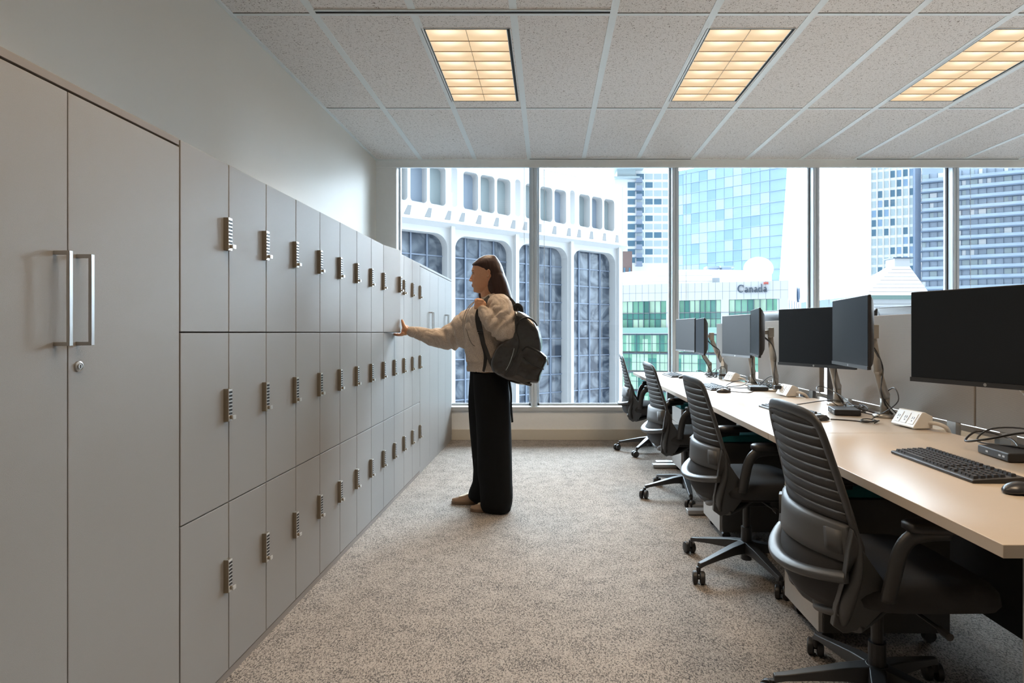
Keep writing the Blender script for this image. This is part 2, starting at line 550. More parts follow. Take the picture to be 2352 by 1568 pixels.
# slot air diffusers
for i, (x0, x1, y0, y1, lab) in enumerate([(-1.394, 0.375, 3.555, 3.603, 'long slot air diffuser across the ceiling above the nearest light'),
                                          (-0.20, 1.585, 6.585, 6.64, 'long slot air diffuser at the window above the middle panes'),
                                          (3.43, 5.22, 6.585, 6.64, 'long slot air diffuser at the window, right-hand end')]):
    t_ = thing('slot_diffuser', lab, 'air diffuser', ((x0 + x1) / 2, (y0 + y1) / 2, HC), 0, 'slot diffusers in the ceiling')
    f_ = MB(); d_ = y1 - y0
    f_.box((x0, y0, HC - 0.009), (x1, y0 + d_ * 0.28, HC)); f_.box((x0, y1 - d_ * 0.18, HC - 0.009), (x1, y1, HC))
    f_.build('frame', M_tbar, t_, world=True)
    MB().box((x0, y0 + d_ * 0.28, HC - 0.006), (x1, y1 - d_ * 0.18, HC)).build('slot', M_slot, t_, world=True)

# ------------------------------------------------------------------ lockers and cabinets (frame turned a little against the room)
LA = math.atan(0.00875)
def LP(Y):            # front plane of the lockers
    return -1.128 + 0.00875 * Y
def LM(Y): return T(LP(Y), Y, 0) @ Rz(-LA)
PITCH = 0.2713
DEP = 0.74
def lock_mesh():
    mb = MB()
    mb.mat(0).box((0.0, -0.0125, -0.056), (0.0165, 0.0125, 0.056))
    mb.mat(1).box((0.0165, -0.0115, -0.055), (0.0175, 0.0115, 0.055))
    for r in range(7):
        z = 0.044 - r * 0.0122
        for s in (-1, 1):
            mb.mat(2).box((0.0175, s * 0.0052 - 0.0038, z - 0.0036), (0.0190, s * 0.0052 + 0.0038, z + 0.0036))
    return mb.data('lock', [M_lock, M_lockface, M_black])
def knob_mesh():
    mb = MB()
    mb.mat(0).tube([(0.0165, 0, -0.042), (0.026, 0, -0.042)], 0.0065, 12)
    mb.mat(1).box((0.026, -0.006, -0.049), (0.030, 0.013, -0.036))
    return mb.data('lock_knob', [M_lock, M_lockface])
LOCK, KNOB = lock_mesh(), knob_mesh()
G = 0.0022
rows = [(0.027, 0.610, 'bottom'), (0.610, 1.200, 'middle'), (1.200, 1.785, 'top')]
ordn = ['first', 'second', 'third', 'fourth', 'fifth', 'sixth', 'seventh', 'eighth', 'ninth', 'tenth', 'eleventh', 'twelfth']
Y0L = 1.8075
for i in range(12):
    y0 = Y0L + i * PITCH
    if i == 8: lab = 'grey three-door locker column whose top door the person holds ajar'
    elif i == 0: lab = 'grey three-door locker column right against the tall cabinet with two bar handles'
    elif i == 11: lab = 'grey three-door locker column against the far tall cabinets'
    else: lab = 'grey three-door locker column with keypad locks, %s from the near tall cabinet' % ordn[i]
    tw = thing('locker', lab, 'locker', (LP(y0), y0, 0), -LA, 'locker columns along the left wall')
    body = MB()
    body.box((-DEP, 0, 0.0), (-0.020, 0.012, 1.785)); body.box((-DEP, PITCH - 0.012, 0.0), (-0.020, PITCH, 1.785))
    body.box((-DEP, 0, 1.768), (-0.020, PITCH, 1.785)); body.box((-DEP, 0, 0.0), (-0.020, PITCH, 0.03))
    body.box((-DEP, 0, 0.0), (-DEP + 0.012, PITCH, 1.785))
    for z in (0.610, 1.200): body.box((-DEP, 0, z - 0.008), (-0.020, PITCH, z + 0.008))
    body.build('body', M_carcass, tw)
    MB().box((-0.020, 0, 0.0), (-0.002, PITCH, 0.0245)).build('plinth', M_edge, tw)
    for z0, z1, rn in rows:
        ajar = (i == 8 and rn == 'top')
        d = MB()
        if ajar:                       # a door hinged on its near side, swung about ten degrees
            d.box((-0.018, G, -(z1 - z0) / 2 + G), (0, PITCH - G, (z1 - z0) / 2 - G))
        else:
            d.box((-0.018, G, -(z1 - z0) / 2 + G), (0, PITCH - G, (z1 - z0) / 2 - G))
        do = d.build('door', M_locker, tw, bevel=0.0012, seg=1)
        do.location = (0, 0, (z0 + z1) / 2)
        if ajar:
            do.location = (0.0, 0, (z0 + z1) / 2); do.rotation_euler = (0, 0, -math.radians(9.5))
            do['label'] = 'locker door standing ajar'
        lk = bpy.data.objects.new('lock', LOCK); link(lk); lk.parent = do
        lk.location = (0, PITCH - 0.021, 0.045)
        kb = bpy.data.objects.new('lock_knob', KNOB); link(kb); kb.parent = do
        kb.location = (0, PITCH - 0.021, 0.045)
        if random.random() < 0.35: kb.rotation_euler = (0, 0, 0)
Y1L = Y0L + 12 * PITCH

def tall_cabinet(y0, y1, label, z_top=1.785, plinth=0.03, lock=False, hz=1.28, big=True):
    tcb = thing('tall_cabinet', label, 'cabinet', (LP(y0), y0, 0), -LA, 'tall two-door cabinets')
    W = (y1 - y0)
    b_ = MB()
    b_.box((-DEP, 0, 0), (-0.02, 0.016, z_top)); b_.box((-DEP, W - 0.016, 0), (-0.02, W, z_top))
    b_.box((-DEP, 0, 0), (-0.02, W, plinth)); b_.box((-DEP, 0, 0), (-DEP + 0.01, W, z_top)); b_.box((-DEP, 0, z_top - 0.03), (-0.02, W, z_top - 0.02))
    b_.build('body', M_carcass, tcb)
    MB().box((-DEP, 0, z_top - 0.020), (-0.001, W, z_top)).build('top_panel', M_edge if big else M_locker, tcb, bevel=0.001, seg=1)
    if plinth > 0.04: MB().box((-0.022, 0, 0), (-0.003, W, plinth - 0.002)).build('plinth', M_locker, tcb)
    for k in (0, 1):
        a = k * W / 2
        do = MB().box((-0.018, a + G * 0.55, plinth if plinth > 0.04 else 0.024), (0, a + W / 2 - G * 0.55, z_top - 0.026)).build('door', M_locker, tcb, bevel=0.0012, seg=1)
        yh = W / 2 + (-0.036 if k == 0 else 0.028)
        L = 0.108
        h = MB()
        h.box((0.0295, yh - 0.0052, hz - L), (0.0375, yh + 0.0052, hz + L))
        h.box((0.0, yh - 0.005, hz + L - 0.009), (0.032, yh + 0.005, hz + L)); h.box((0.0, yh - 0.005, hz - L), (0.032, yh + 0.005, hz - L + 0.009))
        h.build('handle', M_steel, do, bevel=0.001, seg=1)
        if lock and k == 1:
            kl = MB(); Mx = Matrix.Rotation(PI / 2, 4, 'Y')
            kl.mat(0).lathe((0, W / 2 + 0.031, 1.119), [(0.0125, 0), (0.0125, 0.003), (0.009, 0.0045), (0.0085, 0.003)], 24, Mx)
            kl.mat(0).lathe((0, W / 2 + 0.031, 1.119), [(0.0065, 0.001), (0.0065, 0.005), (0.006, 0.0055)], 20, Mx)
            kl.mat(1).box((0.0055, W / 2 + 0.0303, 1.115), (0.0062, W / 2 + 0.0317, 1.123))
            kl.build('key_lock', [M_steel, M_slot], do, smooth=False)
    return tcb
tall_cabinet(0.974, 1.804, 'tall grey two-door cabinet with long bar handles and a key lock, nearest the lens', lock=True, hz=1.277)
tall_cabinet(0.13, 0.970, 'tall grey two-door cabinet outside the left photo edge')
tall_cabinet(Y1L + 0.003, 5.870, 'tall far cabinet next to the last locker column, handles at chest height', plinth=0.06, big=False, hz=1.277)
tall_cabinet(5.873, 6.655, 'tall far cabinet standing in the corner at the window', plinth=0.06, big=False, hz=1.277)

# ------------------------------------------------------------------ desks
ZD = 0.76
DX0, DX1 = 0.0, 0.80
def desk(y0, y1, xa, xb, label, legs=(True, True), roundleg=False, foot=(0.04, 0.04)):
    """bench desk: xa / xb = aisle-side X at y0 / y1"""
    t_ = thing('desk', label, 'desk', ((xa + xb) / 2 + 0.4, (y0 + y1) / 2, 0), 0, 'desks along the bench')
    c0, c1 = 0.035, 0.004
    def poly(g=0.0):
        return [(xa + 0.012 * 0, y0 + g), (xa + DX1, y0 + g), (xb + DX1, y1 - g), (xb, y1 - g)]
    top = MB()
    top.mat(0)
    pl = poly(0.002)
    top.loft([[(x, y, ZD - 0.029) for x, y in pl], [(x, y, ZD) for x, y in pl]])
    o = top.build('tabletop', [M_desk], t_, bevel=0.002, seg=2, world=True)
    for y, on in ((y0, legs[0]), (y1, legs[1])):
        if not on: continue
        yy = y + (0.06 if y == y0 else -0.06)
        x = xa if y == y0 else xb
        lg = MB()
        if roundleg and y == y0:
            lg.cyl((x + 0.10, y + 0.035), 0.026, 0.012, ZD - 0.03, 20)
            lg.cyl((x + 0.10, y + 0.035), 0.035, 0.0, 0.012, 20)
        else:
            lg.box((x + 0.36, yy - 0.035, 0.03), (x + 0.44, yy + 0.035, ZD - 0.08))
            lg.box((x + foot[0 if y == y0 else 1], yy - 0.035, 0.006), (x + 0.72, yy + 0.035, 0.034))
            lg.box((x + 0.08, yy - 0.03, ZD - 0.08), (x + 0.70, yy + 0.03, ZD - 0.03))
        lg.build('leg', M_leg, t_, bevel=0.003, world=True)
    MB().box((max(xa, xb) + 0.735, y0 + 0.03, 0.10), (max(xa, xb) + 0.75, y1 - 0.03, ZD - 0.045)).build('underdesk_shade_panel', M_black, t_, world=True)  # black panel added to make the space under the desk dark
    ctr = MB()
    ctr.box((max(xa, xb) + DX1 + 0.002, y0 + 0.05, ZD - 0.09), (max(xa, xb) + DX1 + 0.055, y1 - 0.05, ZD - 0.085))
    ctr.build('cable_tray', M_white, t_, world=True)
    return t_
YS = [1.236, 2.612, 4.005, 5.356, 6.62]
desk(YS[0], YS[1], 0.944, 0.964, 'wood-toned bench desk nearest the camera with a full keyboard on it', roundleg=True, foot=(0.2, 0.2))
desk(YS[1], YS[2], 0.964, 0.988, 'bench desk, second from the camera, with two large screens', foot=(0.2, -0.07))
desk(YS[2] + 0.006, YS[3], 0.936, 0.940, 'bench desk, third from the camera, standing slightly out into the aisle', foot=(0.02, -0.01))
desk(YS[3], YS[4], 0.940, 0.945, 'bench desk at the window, farthest from the camera')

# opposite bench (mostly behind the screens)
for k in range(4):
    t_ = thing('desk', 'bench desk on the other side of the fabric screens, %s' % ['nearest the camera', 'second along', 'third along', 'at the window'][k], 'desk',
               (2.35, (YS[k] + YS[k + 1]) / 2, 0), 0, 'desks on the far side of the screens')
    y0, y1 = YS[k], YS[k + 1]
    MB().box((1.98, y0 + 0.002, ZD - 0.029), (2.74, y1 - 0.002, ZD)).build('tabletop', M_desk, t_, bevel=0.002, world=True)
    for yy in (y0 + 0.06, y1 - 0.06):
        MB().box((2.30, yy - 0.035, 0.03), (2.38, yy + 0.035, ZD - 0.08)).box((2.02, yy - 0.035, 0.0), (2.70, yy + 0.035, 0.034)).box((2.02, yy - 0.03, ZD - 0.08), (2.70, yy + 0.03, ZD - 0.029)).build('leg', M_leg, t_, bevel=0.003, world=True)

# fabric privacy screens between the two rows
PX = 1.865
pan = [(1.24, 2.603, 'brown-grey fabric privacy screen behind the nearest desk'),
       (2.612, 3.90, 'grey fabric privacy screen behind the second desk from the camera'),
       (4.10, 5.30, 'grey fabric privacy screen behind the third desk from the camera'),
       (5.47, 6.60, 'light grey fabric privacy screen behind the desk at the window')]
for y0, y1, lab in pan:
    t_ = thing('privacy_screen', lab, 'privacy screen', (PX, (y0 + y1) / 2, ZD - 0.09), 0, 'fabric screens between the desks')
    MB().box((PX, y0, 0.788), (PX + 0.035, y1, 1.295)).build('panel', M_panel, t_, bevel=0.004, world=True)
    for f in (0.12, 0.88):
        yy = y0 + (y1 - y0) * f
        MB().box((PX + 0.004, yy - 0.03, ZD - 0.11), (PX + 0.028, yy + 0.03, 0.81)).box((1.76, yy - 0.03, ZD - 0.092), (PX + 0.028, yy + 0.03, ZD - 0.082)).build('bracket', M_steel, t_, world=True)
t_ = thing('privacy_screen', 'shade-darkened recessed screen panel filling the gap between two fabric screens', 'privacy screen', (1.94, 4.0, 0.0), 0, 'dark filler screens')
MB().box((1.935, 3.86, 0.0), (1.95, 4.14, 1.29)).build('panel', mat('shade_toned_screen', (0.10, 0.09, 0.085), 0.7), t_, bevel=0.002, world=True)  # shade of the recess is put into the panel colour

# ------------------------------------------------------------------ monitors
def monitor_proto():
    t_ = thing('monitor', 'x', 'monitor')
    W, H = 0.538, 0.325
    # local: screen looks to -X, width along Y, base (lower edge) at z = 0
    sh = MB()
    sh.box((0.0, -W / 2, 0), (0.012, W / 2, H))
    prof = [(0.012, 0.0), (0.022, 0.012), (0.040, 0.05), (0.048, 0.10)]
    rings = []
    for x, ins in prof:
        a, b_, c, d = -W / 2 + ins + 0.002, W / 2 - ins - 0.002, 0.012 + ins * 0.8, H - 0.006 - ins * 0.8
        rings.append([(x, a, c), (x, b_, c), (x, b_, d), (x, a, d)])
    sh.loft(rings)
    sh.build('back_shell', M_black, t_, bevel=0.003)
    MB().box((-0.0015, -W / 2 + 0.004, 0.017), (0.001, W / 2 - 0.004, H - 0.004)).build('screen', M_screen, t_)
    MB().box((-0.004, -W / 2, 0), (0.001, W / 2, 0.0155)).build('chin_bezel', mat('bezel_dark', (0.03, 0.032, 0.036), 0.35), t_)
    lg = MB(); Mx = Matrix.Rotation(-PI / 2, 4, 'Y')
    lg.lathe((-0.0042, 0, 0.008), [(0.0055, 0), (0.0055, 0.0008)], 16, Mx)
    lg.build('logo', M_steel, t_)
    return t_
mon0 = monitor_proto(); used = [False]
def monitor(a, b, zb, label, group='screens on the near row of desks', tilt=0.0):
    """a, b: the two ends (x,y) of the screen as seen from its front, left end first"""
    a, b = Vector((a[0], a[1], 0)), Vector((b[0], b[1], 0))
    c = (a + b) / 2
    d = (b - a).normalized()
    # local +Y must run from right end to left end => local -X is the facing side
    ang = math.atan2(-d.y, -d.x) - PI / 2
    o = mon0 if not used[0] else copy_tree(mon0)
    used[0] = True
    o.location = (c.x, c.y, zb); o.rotation_euler = (0, tilt, ang)
    o['label'] = label; o['group'] = group
    return c, ang
MONS = []
def mpair(spec, base_pts, nm):
    for (a, b, zb, lab), bp_, lab2 in zip(spec, base_pts, nm):
        c, ang = monitor(a, b, zb, lab)
        MONS.append((c, ang, zb, bp_, lab2))
def ends(a, d, L=0.538):
    a = Vector((a[0], a[1])); d = Vector(d).normalized()
    return tuple(a), tuple(a + d * L)
# desk 1
a, b = ends((1.331, 2.19), (0.128, -0.36)); a2, b2 = ends((1.512, 1.66), (-0.20, -0.50))
mpair([(a, b, 1.022, 'large black monitor nearest the camera, cut by the photo edge'),
       (a2, b2, 1.03, 'black monitor outside the right photo edge beside the nearest screen')],
      [(1.72, 2.02), (1.72, 1.45)], ['monitor arm behind the nearest screen', 'monitor arm outside the right photo edge'])
# desk 2
a, b = ends((1.360, 3.52), (0.165, -0.42)); a2, b2 = ends((1.482, 3.115), (-0.099, -0.505))
a2 = (1.474, 3.090); b2 = (1.376, 2.565)
mpair([(a, b, 1.010, 'dark monitor on the second desk, left of its pair'),
       (a2, b2, 1.038, 'monitor with a bright sky reflection on the second desk, right of its pair')],
      [(1.755, 3.62), (1.75, 3.10)], ['bent grey monitor arm rising behind the left screen of the second desk', 'grey monitor arm of the second desk with its round foot in the open'])
# desk 3
mpair([((1.440, 4.93), (1.492, 4.395), 1.010, 'dark monitor on the third desk, left of its pair'),
       ((1.488, 4.38), (1.366, 3.86), 1.035, 'monitor on the third desk seen nearly edge-on, right of its pair')],
      [(1.70, 4.95), (1.70, 4.46)], ['grey monitor arm half hidden behind the left screen of the third desk', 'grey monitor arm of the third desk beside a white power box'])
# desk 4
mpair([((1.335, 6.22), (1.40, 5.69), 1.010, 'small-looking dark monitor on the desk at the window, left of its pair'),
       ((1.405, 5.67), (1.345, 5.14), 1.000, 'dark monitor on the desk at the window, right of its pair')],
      [(1.68, 6.20), (1.72, 5.79)], ['grey monitor arm at the window beyond the last screens', 'grey monitor arm of the window desk beside the hand sanitiser'])
# screens of the opposite row, only their tops show above the fabric
for (c, zb, lab, rz) in [((2.28, 6.10), 1.095, 'back of a light monitor showing above the fabric screen at the window', 0.3),
                         ((2.32, 4.42), 1.04, 'black monitor top showing above the fabric between the second and third desks', -0.1),
                         ((2.30, 3.80), 1.045, 'pale monitor top showing above the fabric left of the nearest screen', 0.15)]:
    o = copy_tree(mon0)
    o.location = (c[0], c[1], zb); o.rotation_euler = (0, 0, PI + rz)
    o['label'] = lab; o['group'] = 'screens on the opposite row of desks'
    st = thing('monitor_stand', 'stand carrying the ' + lab.split(' showing')[0] + ' on the opposite desk near y%d' % 0 if False else 'stand under the ' + lab.replace('showing ', '').replace('top ', ''), 'monitor stand', (c[0] - 0.02, c[1], ZD), 0, 'stands on the opposite desks')
    MB().cyl((0, 0), 0.10, 0, 0.012, 24).build('base', M_arm, st)
    MB().box((-0.085, -0.02, 0.010), (-0.065, 0.02, zb + 0.12 - ZD)).build('post', M_arm, st)

# monitor arms
def arm(c, ang, zb, base, label):
    d = Matrix.Rotation(ang, 3, 'Z') @ Vector((1, 0, 0))      # outwards from the back of the screen
    bk = Vector((c.x, c.y, zb + 0.165)) + d * 0.048
    hd = bk + d * 0.055
    bs = Vector((base[0], base[1], ZD))
    t_ = thing('monitor_mount', label, 'monitor arm', bs, 0, 'grey monitor arms')
    MB().lathe(bs, [(0.058, 0), (0.060, 0.004), (0.056, 0.014), (0.026, 0.018)], 28).build('base', M_arm, t_, smooth=True, world=True)
    p0 = bs + Vector((0, 0, 0.016)); p1 = bs + Vector((0, 0, 0.105))
    dirv = (hd - bs); dirv.z = 0
    el = bs + dirv * 0.62; el.z = ZD + 0.255
    lo = MB()
    k = (el - p1).normalized()
    lo.tube([p0, p1 + Vector((0, 0, 0.012))], [0.0225, 0.0225], 20, up=(0, 1, 0))
    lo.sphere(p1 + Vector((0, 0, 0.010)), 0.0235, 18)
    lo.tube([p1 + k * 0.0, p1 + k * 0.03, el], [0.0225, 0.022, 0.0185], 18, up=(0, 1, 0))
    lo.build('lower_arm', M_arm, t_, smooth=True, world=True)
    up = MB()
    top = Vector((hd.x, hd.y, hd.z - 0.02))
    up.sphere(el, 0.022, 16)
    up.tube([el, top], [0.0205, 0.0175], 18, up=(0, 1, 0))
    up.sphere(top, 0.0185, 16)
    up.build('upper_arm', M_arm, t_, smooth=True, world=True)
    hm = MB(); Mh = T(*hd) @ Rz(ang)
    hm.box((-0.016, -0.028, -0.032), (0.020, 0.028, 0.032), Mh)
    hm.box((-0.054, -0.012, -0.014), (-0.012, 0.012, 0.014), Mh)
    hm.box((-0.054, -0.045, -0.045), (-0.050, 0.045, 0.045), Mh)
    hm.build('head', M_arm, t_, bevel=0.003, world=True)
    cb = MB()
    q = hd + Vector((0, 0, -0.03))
    pts = [q + d * -0.04, q + Vector((0.0, 0, -0.05)) + d * 0.01, el + Vector((0.02, -0.01, 0.02)), el + Vector((0.01, -0.02, -0.05)), (el + p1) / 2 + Vector((0, 0, -0.035)), p1 + Vector((-0.01, -0.028, -0.04)), bs + Vector((0.02, -0.04, 0.02))]
    cb.tube(smooth_pts(pts), 0.0032, 6)
    pts = [p + Vector((0.006, 0.012, -0.008)) for p in pts]
    cb.tube(smooth_pts(pts), 0.0032, 6)
    cb.build('cable', M_cable, t_, smooth=True, world=True)
def smooth_pts(pts, n=5):
    pts = [Vector(p) for p in pts]
    out = []
    for i in range(len(pts) - 1):
        p0, p1, p2, p3 = pts[max(i - 1, 0)], pts[i], pts[i + 1], pts[min(i + 2, len(pts) - 1)]
        for k in range(n):
            u = k / n
            out.append(0.5 * ((2 * p1) + (-p0 + p2) * u + (2 * p0 - 5 * p1 + 4 * p2 - p3) * u * u + (-p0 + 3 * p1 - 3 * p2 + p3) * u ** 3))
    out.append(pts[-1])
    return out
for c, ang, zb, bs, lab in MONS: arm(c, ang, zb, bs, lab)

# ------------------------------------------------------------------ things on the desks
def keyboard_proto():
    t_ = thing('keyboard', 'x', 'keyboard')
    kb = MB()
    kb.loft([[(-0.075, -0.22, 0), (0.075, -0.22, 0), (0.075, 0.22, 0), (-0.075, 0.22, 0)],
             [(-0.075, -0.22, 0.010), (0.075, -0.22, 0.020), (0.075, 0.22, 0.020), (-0.075, 0.22, 0.010)]])
    kb.build('body', M_black, t_, bevel=0.003)
    ks = MB()
    rowsx = [-0.055, -0.036, -0.017, 0.002, 0.021, 0.052]
    for r, x in enumerate(rowsx):
        zt = 0.010 + (x + 0.075) / 0.15 * 0.010
        y = 0.208
        col = 0
        while y > -0.205:
            wk = 0.0165
            if r == 0 and 3 <= col <= 3: wk = 0.108
            if abs(y - (-0.07)) < 0.012 or abs(y - (-0.128)) < 0.009: y -= 0.012
            ks.loft([[(x - 0.0078, y - wk, zt - 0.001), (x + 0.0078, y - wk, zt - 0.001), (x + 0.0078, y, zt - 0.001), (x - 0.0078, y, zt - 0.001)],
                     [(x - 0.0058, y - wk + 0.002, zt + 0.0075), (x + 0.0062, y - wk + 0.002, zt + 0.0075), (x + 0.0062, y - 0.002, zt + 0.0075), (x - 0.0058, y - 0.002, zt + 0.0075)]])
            y -= wk + 0.0022; col += 1
    ks.build('keys', M_keys, t_)
    return t_
kb0 = keyboard_proto()
KB = [(1.318, 1.955, -0.03, 'black keyboard on the nearest desk'), (1.335, 3.32, 0.06, 'black keyboard under the screens of the second desk'),
      (1.30, 4.72, 0.02, 'black keyboard on the third desk from the camera'), (1.27, 6.02, 0.02, 'black keyboard on the desk at the window')]
for i, (x, y, rz, lab) in enumerate(KB):
    o = kb0 if i == 0 else copy_tree(kb0)
    o.location = (x, y, ZD); o.rotation_euler = (0, 0, rz); o['label'] = lab; o['group'] = 'keyboards on the desks'
def mouse_proto():
    t_ = thing('mouse', 'x', 'computer mouse')
    mb = MB()
    rings = []
    for k in range(9):
        u = k / 8; x = -0.055 + 0.11 * u
        hw = 0.031 * math.sqrt(max(0.03, 1 - abs(2 * u - 1) ** 3)); h = 0.034 * (math.sin(PI * (0.12 + 0.8 * u)) ** 0.8)
        rings.append([(x, -hw, 0.001), (x, -hw * 1.03, h * 0.4), (x, -hw * 0.7, h * 0.85), (x, 0, h), (x, hw * 0.7, h * 0.85), (x, hw * 1.03, h * 0.4), (x, hw, 0.001)])
    mb.loft(rings)
    mb.build('body', M_mouse, t_, sub=2)
    MB().tube([(0.033, 0.0, 0.021), (0.041, 0.0, 0.018)], 0.005, 10).build('scroll_wheel', M_blackg, t_)
    return t_
ms0 = mouse_proto()
MS = [(1.295, 1.635, 0.2, 'black mouse by the keyboard of the nearest desk'), (1.36, 2.985, 0.3, 'black mouse between chair back and screens on the second desk'),
      (1.285, 4.36, 0.0, 'black mouse on the third desk from the camera'), (1.30, 5.70, 0.1, 'black mouse on the desk at the window')]
for i, (x, y, rz, lab) in enumerate(MS):
    o = ms0 if i == 0 else copy_tree(ms0)
    o.location = (x, y, ZD); o.rotation_euler = (0, 0, rz); o['label'] = lab; o['group'] = 'mice on the desks'
def dock_proto():
    t_ = thing('docking_station', 'x', 'docking station')
    MB().box((-0.065, -0.085, 0.002), (0.065, 0.085, 0.032)).build('body', M_black, t_, bevel=0.005, seg=3)
    pt = MB()
    for y in (-0.06, -0.04, 0.03): pt.box((-0.0658, y - 0.006, 0.014), (-0.0645, y + 0.006, 0.020))
    pt.build('ports', M_steel, t_)
    return t_
dk0 = dock_proto()
for i, (x, y, rz, lab) in enumerate([(1.625, 2.09, -0.1, 'black docking station among cables on the nearest desk'), (1.60, 3.225, -0.25, 'black docking station under the screens of the second desk'),
                                     (1.60, 4.55, -0.2, 'black docking station on the third desk from the camera')]):
    o = dk0 if i == 0 else copy_tree(dk0)
    o.location = (x, y, ZD); o.rotation_euler = (0, 0, rz); o['label'] = lab; o['group'] = 'docking stations on the desks'
def outlet_proto():
    t_ = thing('power_outlet_box', 'x', 'power outlet box')
    L = 0.082
    pr = [(-0.045, 0.006), (0.045, 0.006), (0.045, 0.060), (0.010, 0.078), (-0.005, 0.078), (-0.047, 0.012)]
    MB().loft([[(x, -L, z) for x, z in pr], [(x, L, z) for x, z in pr]]).build('body', M_outlet, t_, bevel=0.006, seg=3)
    a0 = Vector((-0.047, 0, 0.012)); a1 = Vector((-0.005, 0, 0.078)); dv = (a1 - a0).normalized(); nrm = Vector((-dv.z, 0, dv.x))
    for k, y in enumerate((0.050, 0.0, -0.050)):
        f = MB()
        c = (a0 + a1) / 2 + Vector((0, y, 0)); Y_ = Vector((0, 1, 0))
        def q(cy, cz, wy, wz, d0, d1, mi):
            vs = []
            for d_ in (d0, d1):
                for sy, sz in ((-1, -1), (1, -1), (1, 1), (-1, 1)):
                    vs.append(c + Y_ * (cy + sy * wy) + dv * (cz + sz * wz) + nrm * d_)
            f.mat(mi).add(vs, [(0, 1, 2, 3), (4, 5, 6, 7), (0, 1, 5, 4), (1, 2, 6, 5), (2, 3, 7, 6), (3, 0, 4, 7)])
        q(0, 0, 0.018, 0.027, 0, 0.002, 0)
        q(0.006, 0.004, 0.0018, 0.006, 0.002, 0.0025, 1); q(-0.006, 0.004, 0.0018, 0.006, 0.002, 0.0025, 1); q(0, -0.011, 0.003, 0.003, 0.002, 0.0025, 1)
        f.build('socket', [M_outlet, M_black], t_)
    MB().tube(smooth_pts([(0.03, -L + 0.002, 0.03), (0.035, -L - 0.04, 0.034), (0.06, -L - 0.06, 0.02), (0.085, -L - 0.05, -0.01)]), 0.009, 8).build('power_cord', M_cablew, t_, smooth=True)
    for s in (-1, 1): MB().box((-0.03, s * 0.055 - 0.012, 0.0), (0.03, s * 0.055 + 0.012, 0.008)).build('foot', M_outlet, t_)
    return t_
ou0 = outlet_proto()
for i, (x, y, rz, lab) in enumerate([(1.690, 2.775, 0.05, 'white box with three power sockets between the first and second desks'),
                                     (1.66, 4.14, 0.05, 'white power socket box with a black plug, beside the third desk arm'),
                                     (1.67, 5.42, 0.1, 'white power socket box beside the hand sanitiser bottle')]):
    o = ou0 if i == 0 else copy_tree(ou0)
    o.location = (x, y, ZD); o.rotation_euler = (0, 0, rz); o['label'] = lab; o['group'] = 'power boxes on the desks'
pg = MB().cbox((1.612, 4.19, ZD + 0.055), (0.05, 0.032, 0.026)).build('power_plug', M_black, bevel=0.005)
tag(pg, 'black power plug stuck in the socket box by the third desk', 'power plug')

# hand sanitiser bottle
bt = thing('pump_bottle', 'clear hand sanitiser pump bottle standing on the desk at the window', 'bottle', (1.645, 5.63, ZD))
M_clear = mat('clear_plastic', (0.55, 0.62, 0.66), 0.12); nodes(M_clear)[1].inputs['Transmission Weight'].default_value = 0.7
MB().lathe((0, 0, 0), [(0.030, 0), (0.033, 0.004), (0.033, 0.085), (0.028, 0.105), (0.014, 0.118), (0.013, 0.125)], 24).build('body', M_clear, bt, smooth=True)
MB().lathe((0, 0, 0), [(0.0338, 0.028), (0.0338, 0.05)], 24).build('label_band', M_black, bt, smooth=True)
MB().lathe((0, 0, 0.122), [(0.016, 0), (0.016, 0.03), (0.011, 0.042), (0.006, 0.05), (0.006, 0.075)], 20).box((-0.040, -0.007, 0.193), (0.010, 0.007, 0.202)).build('pump', M_outlet, bt)

# loose cables, each one its own thing
def cable(pts, label, r=0.0030, m=None, group='loose cables on the desks'):
    o = MB().tube(smooth_pts(pts, 6), r, 6).build('cable', m or M_cable, smooth=True)
    tag(o, label, 'cable', group)
zc = ZD + 0.003
def zz(*p): return [Vector((x, y, ZD + z)) for x, y, z in p]
cable(zz((1.42, 3.00, .004), (1.46, 2.99, .003), (1.52, 2.95, .003), (1.55, 2.90, .004), (1.575, 2.915, .006), (1.54, 2.93, .008), (1.52, 2.89, .010), (1.57, 2.88, .012), (1.585, 2.91, .012), (1.62, 2.98, .01), (1.66, 3.0, .02)), 'mouse cable ending in a bundle on the second desk')
cable(zz((1.57, 2.87, .004), (1.60, 2.90, .010), (1.57, 2.93, .016), (1.53, 2.915, .014), (1.55, 2.87, .010), (1.60, 2.885, .013), (1.61, 2.92, .008)), 'tied bundle of black cable lying on the second desk')
cable(zz((1.30, 3.50, .010), (1.45, 3.48, .02), (1.56, 3.40, .05), (1.62, 3.33, .06), (1.66, 3.28, .02), (1.72, 3.2, .004), (1.76, 3.05, .004)), 'black cable running from the second keyboard past the dock')
cable(zz((1.62, 3.34, .03), (1.58, 3.50, .10), (1.65, 3.60, .115), (1.70, 3.50, .08), (1.70, 3.3, .03), (1.76, 3.2, .005)), 'black cable looping up behind the second desk dock')
cable(zz((1.66, 3.20, .03), (1.72, 3.14, .02), (1.69, 3.02, .03), (1.73, 2.95, .10), (1.75, 3.02, .16), (1.735, 3.08, .10), (1.76, 2.97, .01)), 'black cable looping round the arm foot of the second desk')
cable(zz((1.66, 2.10, .03), (1.70, 2.2, .05), (1.66, 2.30, .06), (1.58, 2.26, .03), (1.60, 2.18, .05), (1.68, 2.08, .09), (1.72, 1.98, .06)), 'thick black cable looped over the nearest docking station', 0.0042)
cable(zz((1.67, 2.02, .03), (1.72, 2.12, .09), (1.67, 2.24, .08), (1.62, 2.25, .03), (1.66, 2.10, .036), (1.73, 2.0, .02)), 'second black cable curled by the nearest docking station', 0.0035)
